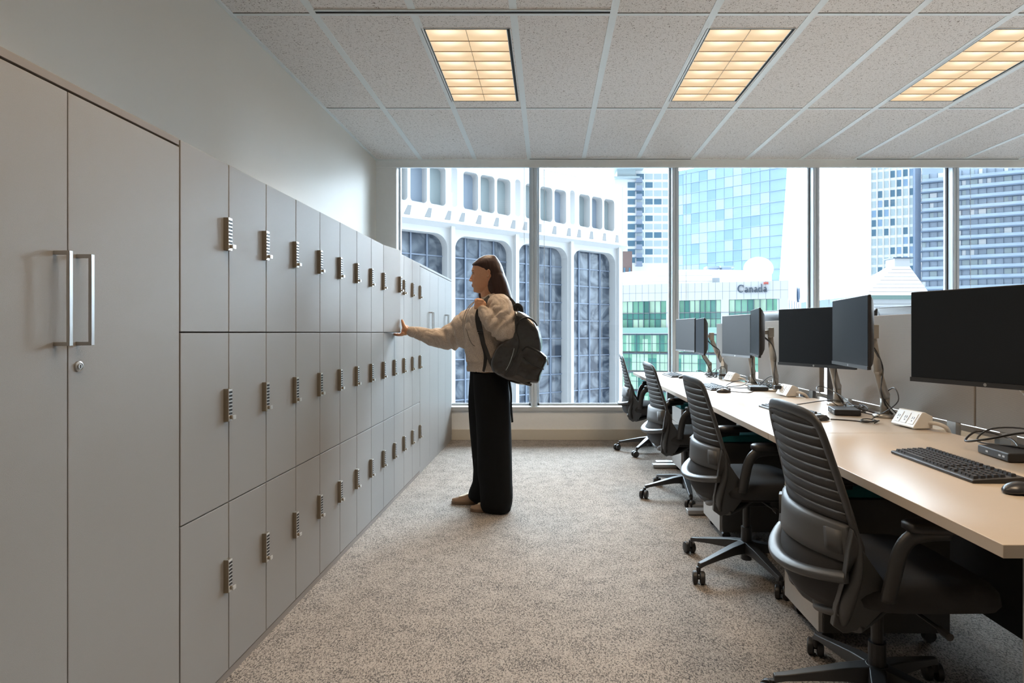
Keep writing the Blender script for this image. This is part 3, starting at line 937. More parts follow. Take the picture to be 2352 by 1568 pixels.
cable(zz((1.385, 1.64, .012), (1.42, 1.63, .004), (1.50, 1.62, .004), (1.60, 1.72, .004), (1.70, 1.85, .01)), 'mouse cable running back over the nearest desk')
cable(zz((1.33, 4.36, .01), (1.45, 4.32, .004), (1.55, 4.50, .004), (1.62, 4.70, .03), (1.66, 4.8, .01)), 'mouse cable curving across the third desk')
cable(zz((1.37, 4.70, .01), (1.50, 4.62, .03), (1.58, 4.70, .06), (1.52, 4.86, .04), (1.44, 4.82, .004), (1.52, 4.68, .004), (1.66, 4.66, .02)), 'keyboard cable looped beside the third desk dock')
cable(zz((1.63, 4.60, .03), (1.66, 4.50, .10), (1.70, 4.44, .12), (1.71, 4.54, .08), (1.68, 4.66, .02), (1.74, 4.5, .004)), 'black cable looping up behind the third desk dock')
cable(zz((1.34, 5.78, .01), (1.42, 5.84, .02), (1.50, 5.98, .06), (1.60, 5.92, .02), (1.56, 5.80, .01), (1.66, 5.86, .03)), 'cable running from the window desk mouse')
for k in range(3):
    pts = []
    cx, cy = 1.60 + 0.015 * k, 5.84 + 0.05 * (k % 3)
    for j in range(14):
        a_ = j * 0.95 + k
        pts.append((cx + (0.05 + 0.015 * math.sin(j + k)) * math.cos(a_), cy + 0.07 * math.sin(a_), 0.006 + 0.012 * (j % 4) + (0.05 if j == 6 and k < 2 else 0)))
    cable(zz(*pts), 'one cable of the coiled pile on the desk at the window', 0.0028, group='coiled cable pile')
for k in range(3):
    pts = []
    cx, cy = 1.715, 3.32 + 0.02 * k
    for j in range(12):
        a_ = j * 0.9 + k * 1.3
        pts.append((cx + 0.035 * math.cos(a_), cy + 0.10 * math.sin(a_), 0.006 + 0.010 * (j % 4)))
    cable(zz(*pts), 'one cable of the tangle between the arms of the second desk', 0.0028, group='cable tangle behind the second desk')
for k in range(3):
    pts = []
    cx, cy = 1.705, 4.66 + 0.02 * k
    for j in range(12):
        a_ = j * 0.9 + k * 1.3
        pts.append((cx + 0.04 * math.cos(a_), cy + 0.12 * math.sin(a_), 0.006 + 0.011 * (j % 4) + (0.04 if j == 5 and k == 1 else 0)))
    cable(zz(*pts), 'one cable of the tangle between the arms of the third desk', 0.0028, group='cable tangle behind the third desk')

# ------------------------------------------------------------------ mobile pedestals
mat_pedbody = mat('pedestal_shade_toned_body', (0.05, 0.048, 0.046), 0.5)  # deep shade under the desks is put into this body colour
def pedestal(x, y0, y1, label):
    t_ = thing('mobile_pedestal', label, 'drawer pedestal', (x + 0.25, (y0 + y1) / 2, 0), 0, 'mobile pedestals under the desks')
    MB().box((x + 0.018, y0, 0.055), (x + 0.50, y1, 0.565)).build('body', mat_pedbody, t_, bevel=0.003, world=True)
    for z0, z1 in ((0.06, 0.30), (0.303, 0.43), (0.433, 0.562)):
        MB().box((x, y0 + 0.003, z0), (x + 0.017, y1 - 0.003, z1)).build('drawer', M_pedestal, t_, bevel=0.002, world=True)
    MB().box((x - 0.004, y0 + 0.004, 0.566), (x + 0.495, y1 - 0.004, 0.612)).build('cushion', M_teal, t_, bevel=0.012, seg=3, world=True)
    for dx_ in (0.05, 0.45):
        for yy in (y0 + 0.05, y1 - 0.05):
            MB().tube([(x + dx_, yy - 0.012, 0.024), (x + dx_, yy + 0.012, 0.024)], 0.0235, 16).box((x + dx_ - 0.012, yy - 0.008, 0.03), (x + dx_ + 0.012, yy + 0.008, 0.058)).build('caster', M_black, t_, world=True)
pedestal(1.030, 2.27, 2.60, 'grey drawer pedestal with teal cushion behind the nearest chair')
pedestal(0.985, 3.42, 3.78, 'grey drawer pedestal with teal cushion under the second desk')
pedestal(1.10, 4.92, 5.28, 'grey drawer pedestal with teal cushion under the third desk')

# ------------------------------------------------------------------ office chair
BK = [  # z, centre x, half width, forward curl of the edges
    (0.335, -0.150, 0.060, 0.02), (0.352, -0.205, 0.120, 0.03), (0.385, -0.245, 0.170, 0.05), (0.43, -0.268, 0.203, 0.065), (0.48, -0.272, 0.222, 0.075), (0.53, -0.262, 0.230, 0.08),
    (0.60, -0.246, 0.228, 0.07), (0.68, -0.250, 0.220, 0.055), (0.76, -0.262, 0.210, 0.045), (0.84, -0.276, 0.200, 0.035), (0.90, -0.288, 0.192, 0.03), (0.935, -0.296, 0.180, 0.028), (0.952, -0.300, 0.160, 0.025), (0.962, -0.302, 0.12, 0.015)]
def bkp(u, z, off=0.0):
    cx, hw, cu = interp(BK, z)
    return Vector((cx + cu * u * u + off, u * hw, z))
def make_chair():
    c = thing('office_chair', 'x', 'office chair')
    fr = MB()
    pts = [bkp(1, z) for z, *_ in BK] + [bkp(0.5, 0.968), bkp(0, 0.970), bkp(-0.5, 0.968)] + [bkp(-1, z) for z, *_ in reversed(BK)]
    rs = []
    for p in pts:
        z = p.z
        rs.append(0.0135 + 0.016 * max(0, min(1, (0.62 - z) / 0.2)) * (1 if z > 0.40 else 0.7))
    fr.tube(pts, rs, 10, closed=True, flat=(0.7, 1.35), up=(1, 0, 0))
    fr.build('back_frame', M_chair, c, sub=1)
    sl = MB()
    N = 10
    for k in range(N):
        z = 0.672 + k * (0.268 / (N - 1))
        top, bot = [], []
        ring_rows = []
        for (dz, dx) in ((0.0125, 0.010), (0.006, -0.004), (-0.008, -0.006), (-0.0135, 0.002), (-0.009, 0.006), (0.006, 0.008)):
            ring_rows.append((dz, dx))
        rings = []
        for j in range(13):
            u = -0.95 + 1.9 * j / 12
            rings.append([bkp(u, z + dz * 1.10, dx) for dz, dx in ring_rows])
        sl.loft(rings)
    sl.build('backrest', M_fabric, c, smooth=True)
    lw = MB()          # lower back cushion behind the slats
    rings = []
    for k in range(9):
        z = 0.395 + k * 0.033
        bulge = 0.018 * math.sin(PI * k / 8)
        r1 = [bkp(-0.93 + 1.86 * j / 12, z, -0.006 - bulge * 0.5) for j in range(13)]
        r2 = [bkp(0.93 - 1.86 * j / 12, z, 0.022 + bulge) for j in range(13)]
        rings.append(r1 + r2)
    lw.loft(rings)
    lw.build('lower_cushion', M_fabric, c, smooth=True)
    lp_ = MB()
    rings = []
    for z, o1 in ((0.548, -0.010), (0.556, -0.024), (0.585, -0.028), (0.625, -0.027), (0.650, -0.022), (0.657, -0.010)):
        rings.append([bkp(-0.98 + 1.96 * j / 14, z, o1) for j in range(15)] + [bkp(0.98 - 1.96 * j / 14, z, -0.004) for j in range(15)])
    lp_.loft(rings)
    for s in (-1, 1):
        rr = []
        for z, o1 in ((0.575, -0.034), (0.64, -0.034)):
            rr.append([bkp(s * (0.74 + 0.2 * j / 4), z, o1) for j in range(5)] + [bkp(s * (0.94 - 0.2 * j / 4), z, -0.006) for j in range(5)])
        lp_.loft(rr)
    lp_.build('lumbar_support', M_chairpad, c, smooth=True)
    sh = MB()          # U-shaped carrier behind the back and the two side wings
    pts = [bkp(u, 0.515 - 0.030 * (1 - u * u), -0.020 - 0.012 * (1 - u * u)) for u in [-1 + i / 8 for i in range(17)]]
    sh.tube(pts, 0.020, 10, flat=(0.85, 1.25), up=(0, 0, 1))
    pts = [bkp(u, 0.40 - 0.055 * (1 - u * u), 0.0) for u in [-1 + i / 8 for i in range(17)]]
    sh.tube(pts, 0.015, 10, flat=(1.0, 1.5), up=(0, 0, 1))
    for s in (-1, 1):
        out = [(-0.200, 0.655), (-0.175, 0.60), (-0.120, 0.52), (-0.085, 0.46), (-0.090, 0.40), (-0.120, 0.335), (-0.175, 0.315), (-0.215, 0.345), (-0.225, 0.42), (-0.220, 0.52), (-0.212, 0.60)]
        def ymap(z): return s * (0.232 - max(0, 0.50 - z) * 0.55)
        sh.loft([[(x, ymap(z) - s * 0.012, z) for x, z in out], [(x, ymap(z) + s * 0.012, z) for x, z in out]])
        sh.tube([(-0.15, s * 0.14, 0.335), (-0.08, s * 0.09, 0.345), (0.0, s * 0.05, 0.375)], [0.022, 0.024, 0.022], 10, flat=(0.8, 1.4))
    sh.build('back_carrier', M_chairlow, c, bevel=0.004)
    st = MB()
    rings = []
    for z, g in ((0.408, 0.045), (0.416, 0.012), (0.440, 0.0), (0.470, 0.004), (0.486, 0.020), (0.494, 0.06)):
        ring = []
        for j in range(32):
            a = 2 * PI * j / 32
            ca, sa = math.cos(a), math.sin(a)
            ex = 0.45
            x = 0.045 + (0.225 - g) * math.copysign(abs(ca) ** ex, ca)
            y = (0.245 - g) * math.copysign(abs(sa) ** ex, sa)
            zz_ = z - 0.025 * max(0, (x - 0.15) / 0.12) ** 2
            ring.append((x, y, zz_))
        rings.append(ring)
    st.loft(rings)
    st.build('seat', M_fabric, c, smooth=True)
    MB().box((-0.11, -0.16, 0.385), (0.19, 0.16, 0.410)).box((-0.08, -0.06, 0.335), (0.10, 0.06, 0.39)).build('seat_mechanism', M_black, c, bevel=0.006)
    MB().tube([(0.04, -0.09, 0.375), (0.05, -0.23, 0.372)], 0.006, 8).tube([(0.05, -0.23, 0.372), (0.05, -0.27, 0.370)], 0.011, 8).build('height_lever', M_black, c)
    for s in (-1, 1):
        a = MB()
        a.tube(smooth_pts([(-0.105, s * 0.245, 0.46), (-0.100, s * 0.262, 0.53), (-0.085, s * 0.268, 0.60), (-0.055, s * 0.268, 0.640), (-0.005, s * 0.266, 0.652), (0.05, s * 0.266, 0.655)], 4), 0.021, 10, flat=(0.8, 1.15))
        ar = a.build('armrest', M_chair, c, smooth=True)
        p = MB()
        rr = []
        for z, g in ((0.657, 0.008), (0.662, 0.0), (0.678, 0.0), (0.685, 0.010)):
            ring = []
            for j in range(24):
                an = 2 * PI * j / 24
                ca, sa = math.cos(an), math.sin(an)
                ring.append((0.055 + (0.125 - g) * math.copysign(abs(ca) ** 0.6, ca), s * 0.262 + (0.045 - g) * math.copysign(abs(sa) ** 0.6, sa), z))
            rr.append(ring)
        p.loft(rr)
        p.build('arm_pad', M_black, ar, smooth=True)
    MB().cyl((0, 0), 0.026, 0.055, 0.22, 20).cyl((0, 0), 0.018, 0.22, 0.34, 16).build('gas_column', M_black, c)
    MB().cyl((0, 0), 0.042, 0.085, 0.150, 24, 0.034).build('hub', M_chair, c, bevel=0.004)
    for k in range(5):
        an = 2 * PI * k / 5
        d = Vector((math.cos(an), math.sin(an), 0)); n = Vector((-d.y, d.x, 0))
        rings = []
        for r, w_, zt, zb in ((0.02, 0.030, 0.150, 0.095), (0.10, 0.026, 0.138, 0.097), (0.20, 0.021, 0.116, 0.088), (0.28, 0.017, 0.098, 0.078), (0.315, 0.014, 0.092, 0.068)):
            rings.append([d * r - n * w_ + Vector((0, 0, zb)), d * r + n * w_ + Vector((0, 0, zb)), d * r + n * w_ * 0.8 + Vector((0, 0, zt)), d * r - n * w_ * 0.8 + Vector((0, 0, zt))])
        lg = MB().loft(rings)
        lo = lg.build('base_leg', M_chair, c, bevel=0.004)
        cs = MB()
        q = d * 0.318
        cs.tube([q + Vector((0, 0, 0.04)), q + Vector((0, 0, 0.075))], 0.011, 10)
        an2 = an + (0.9 if k % 2 else -0.6)
        d2 = Vector((math.cos(an2), math.sin(an2), 0)); n2 = Vector((-d2.y, d2.x, 0))
        q2 = q + d2 * 0.018
        for s in (-1, 1):
            ctr = q2 + n2 * s * 0.017
            M_ = Matrix.Translation(ctr + Vector((0, 0, 0.0305))) @ Vector((0, 0, 1)).rotation_difference(n2).to_matrix().to_4x4()
            cs.lathe((0, 0, 0), [(0.022, -0.0125), (0.0295, -0.009), (0.0305, 0), (0.0295, 0.009), (0.022, 0.0125)], 22, M_)
        cs.tube([q2 - n2 * 0.02 + Vector((0, 0, 0.031)), q2 + n2 * 0.02 + Vector((0, 0, 0.031))], 0.010, 10)
        cs.build('caster', M_black, lo, bevel=0.002)
    return c
ch0 = make_chair()
CH = [(1.045, 1.895, 0.0, 1.0, 'dark slat-backed office chair nearest the camera, cut by the lower photo edge'),
      (1.005, 3.02, 0.02, 0.45, 'dark slat-backed office chair, second from the camera'),
      (1.015, 4.40, 0.03, 0.15, 'dark slat-backed office chair at the third desk'),
      (1.03, 6.02, -0.12, 0.0, 'dark slat-backed office chair farthest away by the window')]
for i, (x, y, rz, br, lab) in enumerate(CH):
    o = ch0 if i == 0 else copy_tree(ch0)
    o.location = (x, y, 0); o.rotation_euler = (0, 0, rz); o['label'] = lab; o['group'] = 'office chairs at the desks'
    ang = [math.radians(172), math.radians(135), math.radians(118), math.radians(100)][i]
    for k in kids(o):
        if k.name.startswith('base_leg'): k.rotation_euler = (0, 0, ang)

# ------------------------------------------------------------------ the person
def skinmat(name, col, rough=0.5):
    m = mat(name, col, rough, vary=0.08, vscale=60)
    b = nodes(m)[1]
    b.inputs['Subsurface Weight'].default_value = 0.15
    b.inputs['Subsurface Radius'].default_value = (0.01, 0.004, 0.002)
    b.inputs['Subsurface Scale'].default_value = 0.5
    return m
M_skin = skinmat('skin', (0.66, 0.35, 0.20))
M_lip = mat('lips', (0.30, 0.085, 0.07), 0.4)
M_brow = mat('brow_hair', (0.02, 0.013, 0.01), 0.7)
M_eye = mat('eye_white', (0.6, 0.58, 0.55), 0.15)
M_iris = mat('iris', (0.03, 0.018, 0.012), 0.15)
M_hair = mat('brown_hair', (0.045, 0.022, 0.017), 0.45, bump=0.35, bscale=260, vary=0.6, vscale=200, stretch=(1.0, 1.0, 0.04), spec=0.35)
M_hoodie = mat('heather_knit', (0.50, 0.42, 0.35), 0.95, bump=0.8, bscale=420, vary=0.85, vscale=330, spec=0.1)
M_cord = mat('drawstring', (0.42, 0.37, 0.33), 0.8)
M_trous = mat('black_wool', (0.008, 0.009, 0.010), 0.9, bump=0.3, bscale=500, spec=0.12)
M_leather = mat('black_leather', (0.016, 0.0135, 0.012), 0.27, bump=0.25, bscale=45, vary=0.3, vscale=25, spec=0.8, coat=0.5)
M_strap = mat('strap_webbing', (0.008, 0.008, 0.009), 0.6)
M_suede = mat('tan_suede', (0.30, 0.20, 0.13), 0.9, bump=0.3, bscale=700)
M_cream = mat('cream_leather', (0.62, 0.50, 0.36), 0.5)
M_gum = mat('gum_sole', (0.16, 0.10, 0.06), 0.5)

PYC = 4.10
person = thing('person', 'person with long brown hair, grey hoodie and wide black trousers, hand on a locker door', 'person', (-0.40, PYC, 0))
HY = 4.09           # mid plane of the head
HEAD = [  # z, front x, back x, half width
    (1.469, -0.478, -0.440, 0.018), (1.474, -0.492, -0.430, 0.030), (1.484, -0.502, -0.418, 0.040), (1.495, -0.507, -0.405, 0.048), (1.508, -0.509, -0.392, 0.055),
    (1.520, -0.515, -0.380, 0.059), (1.535, -0.516, -0.368, 0.063), (1.550, -0.515, -0.358, 0.0665), (1.565, -0.513, -0.350, 0.0695), (1.580, -0.512, -0.345, 0.0715),
    (1.592, -0.510, -0.341, 0.073), (1.602, -0.511, -0.338, 0.0735), (1.612, -0.517, -0.337, 0.074), (1.625, -0.519, -0.336, 0.0745), (1.640, -0.516, -0.337, 0.074),
    (1.655, -0.510, -0.340, 0.072), (1.670, -0.500, -0.344, 0.067), (1.685, -0.484, -0.352, 0.058), (1.698, -0.462, -0.364, 0.043), (1.706, -0.440, -0.380, 0.025)]
def head_ring(z, fx, bx, hw, n=40, p=0.80, cy=HY):
    cx = fx * 0.45 + bx * 0.55
    ring = []
    for j in range(n):
        a = 2 * PI * j / n
        ca, sa = math.cos(a), math.sin(a)
        x = cx + ((cx - fx) if ca < 0 else (bx - cx)) * math.copysign(abs(ca) ** p, ca)
        y = cy + hw * math.copysign(abs(sa) ** (0.92), sa)
        ring.append((x, y, z))
    return ring
mb = MB()
mb.loft([head_ring(*h) for h in HEAD])
# nose, lips, chin, brow, cheeks
mb.chain([(-0.508, HY, 1.590), (-0.515, HY, 1.566), (-0.517, HY, 1.5575)], [0.0070, 0.0105, 0.0105], 12)
mb.chain([(-0.512, HY, 1.601), (-0.519, HY, 1.582), (-0.5275, HY, 1.564), (-0.5305, HY, 1.5565)], [0.0060, 0.0068, 0.0078, 0.0080], 12)
for s in (-1, 1):
    mb.sphere((-0.5235, HY + s * 0.0105, 1.5525), 0.0070, 10, (1.3, 0.8, 0.9))
    mb.sphere((-0.486, HY + s * 0.031, 1.563), 0.024, 14, (0.9, 1, 1.5))                 # cheeks
    mb.sphere((-0.507, HY + s * 0.026, 1.6215), 0.012, 10, (0.9, 1.5, 0.5))              # brow ridge
    mb.sphere((-0.500, HY + s * 0.031, 1.601), 0.0128, 12, (0.85, 1.15, 0.8))            # eyelids
mb.sphere((-0.5125, HY, 1.5240), 0.0085, 12, (1.1, 2.2, 0.66)); mb.sphere((-0.5105, HY, 1.5130), 0.0085, 12, (1.0, 2.0, 0.68))
mb.sphere((-0.4975, HY, 1.4870), 0.0135, 12, (0.9, 1.2, 1.0))
mb.chain([(-0.405, HY, 1.510), (-0.395, HY, 1.46), (-0.385, HY, 1.40), (-0.385, HY, 1.33)], [0.050, 0.048, 0.054, 0.075], 16)
mb.chain([(-0.425, HY, 1.495), (-0.415, HY, 1.44)], [0.040, 0.040], 14)
# ears
for s in (-1, 1):
    ey = HY + s * 0.075
    pts = [(-0.404, ey - s * 0.003, 1.572), (-0.396, ey + s * 0.003, 1.583), (-0.388, ey + s * 0.008, 1.599), (-0.389, ey + s * 0.009, 1.614), (-0.397, ey + s * 0.007, 1.621), (-0.406, ey + s * 0.002, 1.614), (-0.407, ey, 1.600)]
    mb.tube(pts, 0.0042, 8)
    mb.sphere((-0.402, ey + s * 0.001, 1.578), 0.0068, 8); mb.sphere((-0.397, ey + s * 0.000, 1.600), 0.010, 10, (0.9, 0.45, 1.5))
# trunk and limbs under the clothes
mb.chain([(-0.385, 4.10, 1.33), (-0.40, 4.10, 1.20), (-0.39, 4.10, 1.05), (-0.385, 4.10, 0.93)], [0.105, 0.10, 0.095, 0.105], 16)
for s, yf, xf in ((-1, 4.02, -0.38), (1, 4.17, -0.44)):
    mb.chain([(-0.385, 4.10 + s * 0.07, 0.90), (-0.375, (4.10 + s * 0.09 + yf) / 2, 0.50), (xf, yf, 0.10), (xf + 0.01, yf, 0.055)], [0.085, 0.062, 0.034, 0.026], 12)
    mb.chain([(xf + 0.02, yf, 0.048), (xf - 0.05, yf, 0.038)], [0.024, 0.016], 10)
# right arm (far side), reaching to the open door
SR = Vector((-0.44, 4.27, 1.335)); ER = P(1035, 778, 4.33); WR = P(941, 762, 4.265)
mb.chain([Vector((-0.39, 4.20, 1.34)), SR, ER, WR], [0.055, 0.050, 0.040, 0.024], 12)
hub = P(931, 757, 4.262)
mb.chain([WR, P(936, 760, 4.262)], [0.023, 0.023], 12)
Mp = Matrix.Rotation(math.radians(24), 3, 'Y')
mb.sphere(P(930.5, 757.5, 4.262), 0.031, 14, (0.80, 0.66, 1.25), Mp)
mb.chain([P(934, 757, 4.262), P(929, 753, 4.255), P(927.5, 765, 4.262)], [0.026, 0.0175, 0.0165], 12)
mb.chain([P(937, 760, 4.262), P(930, 764, 4.258)], [0.022, 0.021], 12)
# thumb up along the edge of the door
mb.chain([P(931, 755, 4.245), P(927.0, 747, 4.240), P(925.0, 740.5, 4.240), P(923.6, 735.5, 4.243)], [0.0190, 0.0132, 0.0105, 0.0085], 12)
# four fingers hooked under the lower edge
for k, (dy, ln) in enumerate(((-0.030, 0.96), (-0.011, 1.05), (0.009, 1.0), (0.028, 0.82))):
    q0 = P(928, 765, 4.262) + Vector((0, dy, 0))
    q1 = q0 + Vector((-0.026 * ln, 0.000, -0.013)); q2 = q1 + Vector((-0.024 * ln, 0.0, 0.001)); q3 = q2 + Vector((-0.014 * ln, 0, 0.006))
    mb.chain([q0, q1, q2, q3], [0.0105, 0.0092, 0.0084, 0.0074], 10)
# left arm (near side), fist on the strap
NY = 3.93
SLf = P(1147, 700, 3.97); EL = P(1165, 770, 3.86); WL = P(1110, 715, 3.90)
mb.chain([Vector((-0.37, 4.02, 1.34)), SLf, EL, WL], [0.055, 0.050, 0.042, 0.024], 12)
mb.chain([WL, P(1106, 706, 3.905)], [0.023, 0.024], 12)
mb.sphere(P(1107, 699, 3.918), 0.030, 16, (1.02, 0.60, 0.92), Matrix.Rotation(math.radians(-25), 3, 'Y'))
for k in range(4):
    a = P(1108.5 - 2.0 * k, 690.5 + 5.2 * k, 3.902); b_ = P(1098.5 - 1.2 * k, 689.5 + 5.0 * k, 3.894); c_ = P(1093.0 - 0.5 * k, 692.5 + 4.7 * k, 3.908); d_ = P(1095.5, 695 + 4.4 * k, 3.934)
    mb.chain([a, b_, c_, d_], [0.0104, 0.0102, 0.0092, 0.0084], 12)
mb.chain([P(1111, 697, 3.935), P(1104, 688.5, 3.94), P(1097, 687, 3.938), P(1092, 689, 3.93)], [0.0125, 0.0108, 0.0095, 0.0085], 12)
body = mb.build('body', M_skin, person, world=True)
fuse(body, 0.0030, 3, 0.5)
def facefn(co, n):
    v = 0.0
    for s in (-1, 1):            # eye sockets, hollow under the cheekbone, ear bowl
        c1 = Vector((-0.507 + 0.40, HY - PYC + s * 0.023, 1.6035)); d = (co - c1).length
        if d < 0.014: v -= 0.0045 * (1 - d / 0.014)
        c2 = Vector((-0.398 + 0.40, HY - PYC + s * 0.083, 1.601)); d = (co - c2).length
        if d < 0.011: v -= 0.0045 * (1 - d / 0.011)
        c3 = Vector((-0.468 + 0.40, HY - PYC + s * 0.058, 1.532)); d = (co - c3).length
        if d < 0.03: v -= 0.003 * (1 - d / 0.03)
    return v
displace(body, facefn)

# face details
for s in (-1, 1):
    M_ = Rz(s * 0.35)
    MB().sphere((-0.5008, HY + s * 0.0315, 1.6005), 0.0122, 16, (0.9, 1.0, 0.38)).build('eye', M_eye, person, smooth=True, world=True)
    MB().sphere((-0.5078, HY + s * 0.0325, 1.6008), 0.0066, 12, (0.9, 1, 0.62)).build('iris', M_iris, person, smooth=True, world=True)
    MB().tube(smooth_pts([(-0.5135, HY + s * 0.019, 1.6035), (-0.5140, HY + s * 0.028, 1.6070), (-0.5085, HY + s * 0.038, 1.6060), (-0.4985, HY + s * 0.045, 1.6015)], 4), 0.0015, 6).tube(smooth_pts([(-0.513, HY + s * 0.022, 1.5965), (-0.5075, HY + s * 0.036, 1.5955), (-0.499, HY + s * 0.044, 1.599)], 4), 0.0008, 6).build('eyelashes', M_brow, person, world=True)
    MB().tube(smooth_pts([(-0.5190, HY + s * 0.014, 1.6160), (-0.5165, HY + s * 0.027, 1.6195), (-0.5075, HY + s * 0.040, 1.6200), (-0.4955, HY + s * 0.050, 1.6150)], 4), [0.0015] * 4 + [0.0020] * 5 + [0.0016] * 3 + [0.0008], 6, flat=(1.1, 0.8)).build('eyebrow', M_brow, person, world=True)
mb = MB()
mb.sphere((-0.5142, HY, 1.5232), 0.0078, 12, (1.12, 2.9, 0.42)); mb.sphere((-0.5122, HY, 1.5142), 0.0078, 12, (1.05, 2.6, 0.48))
mb.build('lips', M_lip, person, smooth=True, world=True)

# hair: parted cap and a long fall behind the shoulder
HAIR = [(1.7285, -0.420, -0.368, 0.018, .9), (1.724, -0.440, -0.358, 0.036, .9), (1.716, -0.455, -0.350, 0.050, .85), (1.704, -0.475, -0.342, 0.062, .8), (1.693, -0.488, -0.334, 0.069, .75), (1.680, -0.502, -0.326, 0.075, .7),
        (1.670, -0.512, -0.320, 0.0775, .68), (1.662, -0.5175, -0.316, 0.0785, .66), (1.652, -0.508, -0.312, 0.079, .64), (1.642, -0.492, -0.308, 0.0795, .62), (1.632, -0.474, -0.305, 0.080, .6), (1.622, -0.458, -0.302, 0.080, .6), (1.612, -0.446, -0.298, 0.080, .6),
        (1.600, -0.438, -0.294, 0.079, .6), (1.592, -0.400, -0.292, 0.080, .6), (1.580, -0.391, -0.288, 0.082, .5), (1.565, -0.402, -0.281, 0.083, .5), (1.545, -0.411, -0.274, 0.083, .5), (1.515, -0.415, -0.264, 0.082, .5), (1.485, -0.411, -0.255, 0.080, .55), (1.455, -0.388, -0.247, 0.078, .6),
        (1.425, -0.350, -0.240, 0.074, .6), (1.395, -0.305, -0.234, 0.068, .6), (1.370, -0.275, -0.230, 0.058, .6), (1.348, -0.250, -0.226, 0.044, .6)]
mb = MB()
mb.loft([head_ring(z, f, b_, w_, 48, p_, HY) for z, f, b_, w_, p_ in HAIR])
hr = mb.build('hair', M_hair, person, world=True)
fuse(hr, 0.0035, 5, 0.5)
def hairfn(co, n):
    a = math.atan2(co.y + 0.01, co.x - 0.0) 
    x, y, z = co
    k = noise.noise(Vector((x * 95 + z * 14, y * 95, z * 4.0))) + 0.6 * noise.noise(Vector((x * 220, y * 220, z * 7)))
    return 0.0016 * k * max(0.0, 1 - max(0.0, n.z) * 1.3)
displace(hr, hairfn)
MB().tube(smooth_pts([(-0.455, 4.155, 1.50), (-0.468, 4.15, 1.468), (-0.463, 4.14, 1.44), (-0.448, 4.13, 1.415)]), [0.008] * 4 + [0.013] * 6 + [0.012] * 3 + [0.006] * 3, 10).build('hair_strand', M_hair, person, smooth=True, world=True)

# hoodie
HOOD = [  # z, front x, back x, half width, mid y
    (0.934, -0.545, -0.285, 0.170, 4.10), (0.945, -0.549, -0.280, 0.176, 4.10), (0.985, -0.550, -0.278, 0.178, 4.10), (1.000, -0.560, -0.268, 0.186, 4.10), (1.08, -0.568, -0.262, 0.190, 4.10), (1.16, -0.570, -0.262, 0.190, 4.10), (1.24, -0.566, -0.264, 0.192, 4.10),
    (1.31, -0.552, -0.268, 0.196, 4.10), (1.355, -0.530, -0.275, 0.172, 4.10), (1.385, -0.508, -0.290, 0.120, 4.10), (1.400, -0.488, -0.310, 0.088, 4.095), (1.412, -0.460, -0.330, 0.070, 4.09)]
mb = MB()
mb.loft([head_ring(z, f, b_, w_, 44, 0.85, c) for z, f, b_, w_, c in HOOD])
# hood folded behind the neck and collar edge
mb.tube(smooth_pts([(-0.486, 4.075, 1.392), (-0.455, 4.035, 1.408), (-0.41, 4.018, 1.432), (-0.36, 4.02, 1.448), (-0.32, 4.07, 1.445), (-0.315, 4.13, 1.445), (-0.36, 4.17, 1.448), (-0.42, 4.165, 1.432), (-0.465, 4.145, 1.405), (-0.486, 4.105, 1.392)], 4), 0.0145, 10, flat=(1.3, 0.8))
mb.sphere((-0.305, 4.10, 1.385), 0.075, 16, (0.75, 1.3, 0.7))
# right sleeve
def sleeve(pts, rs): mb.chain(smooth_pts(pts, 3), [r for r in rs], 18)
def radii(tab, n):
    out = []
    for i in range(n):
        out.append(interp(tab, i / (n - 1))[0])
    return out
rp_ = [Vector((-0.43, 4.19, 1.310)), P(1078, 742, 4.27), P(1058, 762, 4.31), P(1034, 774.5, 4.325), P(1004, 775.5, 4.31), P(975, 768, 4.285), P(953, 763, 4.27), P(942, 761, 4.265)]
n_ = (len(rp_) - 1) * 3 + 1
mb.chain(smooth_pts(rp_, 3), radii([(0, 0.090), (0.14, 0.104), (0.29, 0.108), (0.43, 0.090), (0.57, 0.073), (0.71, 0.050), (0.86, 0.041), (0.94, 0.0365), (1, 0.034)], n_), 18)
mb.sphere(P(1072, 777, 4.255), 0.078, 16)
# left sleeve
lp1 = [Vector((-0.365, 4.05, 1.335)), P(1147, 702, 3.965), P(1158, 728, 3.90), P(1166, 752, 3.87), P(1166, 765, 3.865)]
n_ = (len(lp1) - 1) * 3 + 1
mb.chain(smooth_pts(lp1, 3), radii([(0, 0.075), (0.25, 0.082), (0.5, 0.080), (0.8, 0.070), (1, 0.066)], n_), 18)
lp2 = [P(1168, 764, 3.865), P(1150, 757, 3.86), P(1132, 742, 3.865), P(1118, 727, 3.88), P(1110, 715.5, 3.895), P(1107.5, 711, 3.90)]
n_ = (len(lp2) - 1) * 3 + 1
mb.chain(smooth_pts(lp2, 3), radii([(0, 0.066), (0.2, 0.066), (0.45, 0.056), (0.65, 0.046), (0.85, 0.037), (1, 0.036)], n_), 18)
ho = mb.build('hoodie', M_hoodie, person, world=True)
fuse(ho, 0.0065, 3, 0.5)
off = Vector((-0.40, PYC, 0))
EA = P(1150, 745, 3.87) - off; EB = ER - off; SHL = P(1155, 705, 3.9) - off
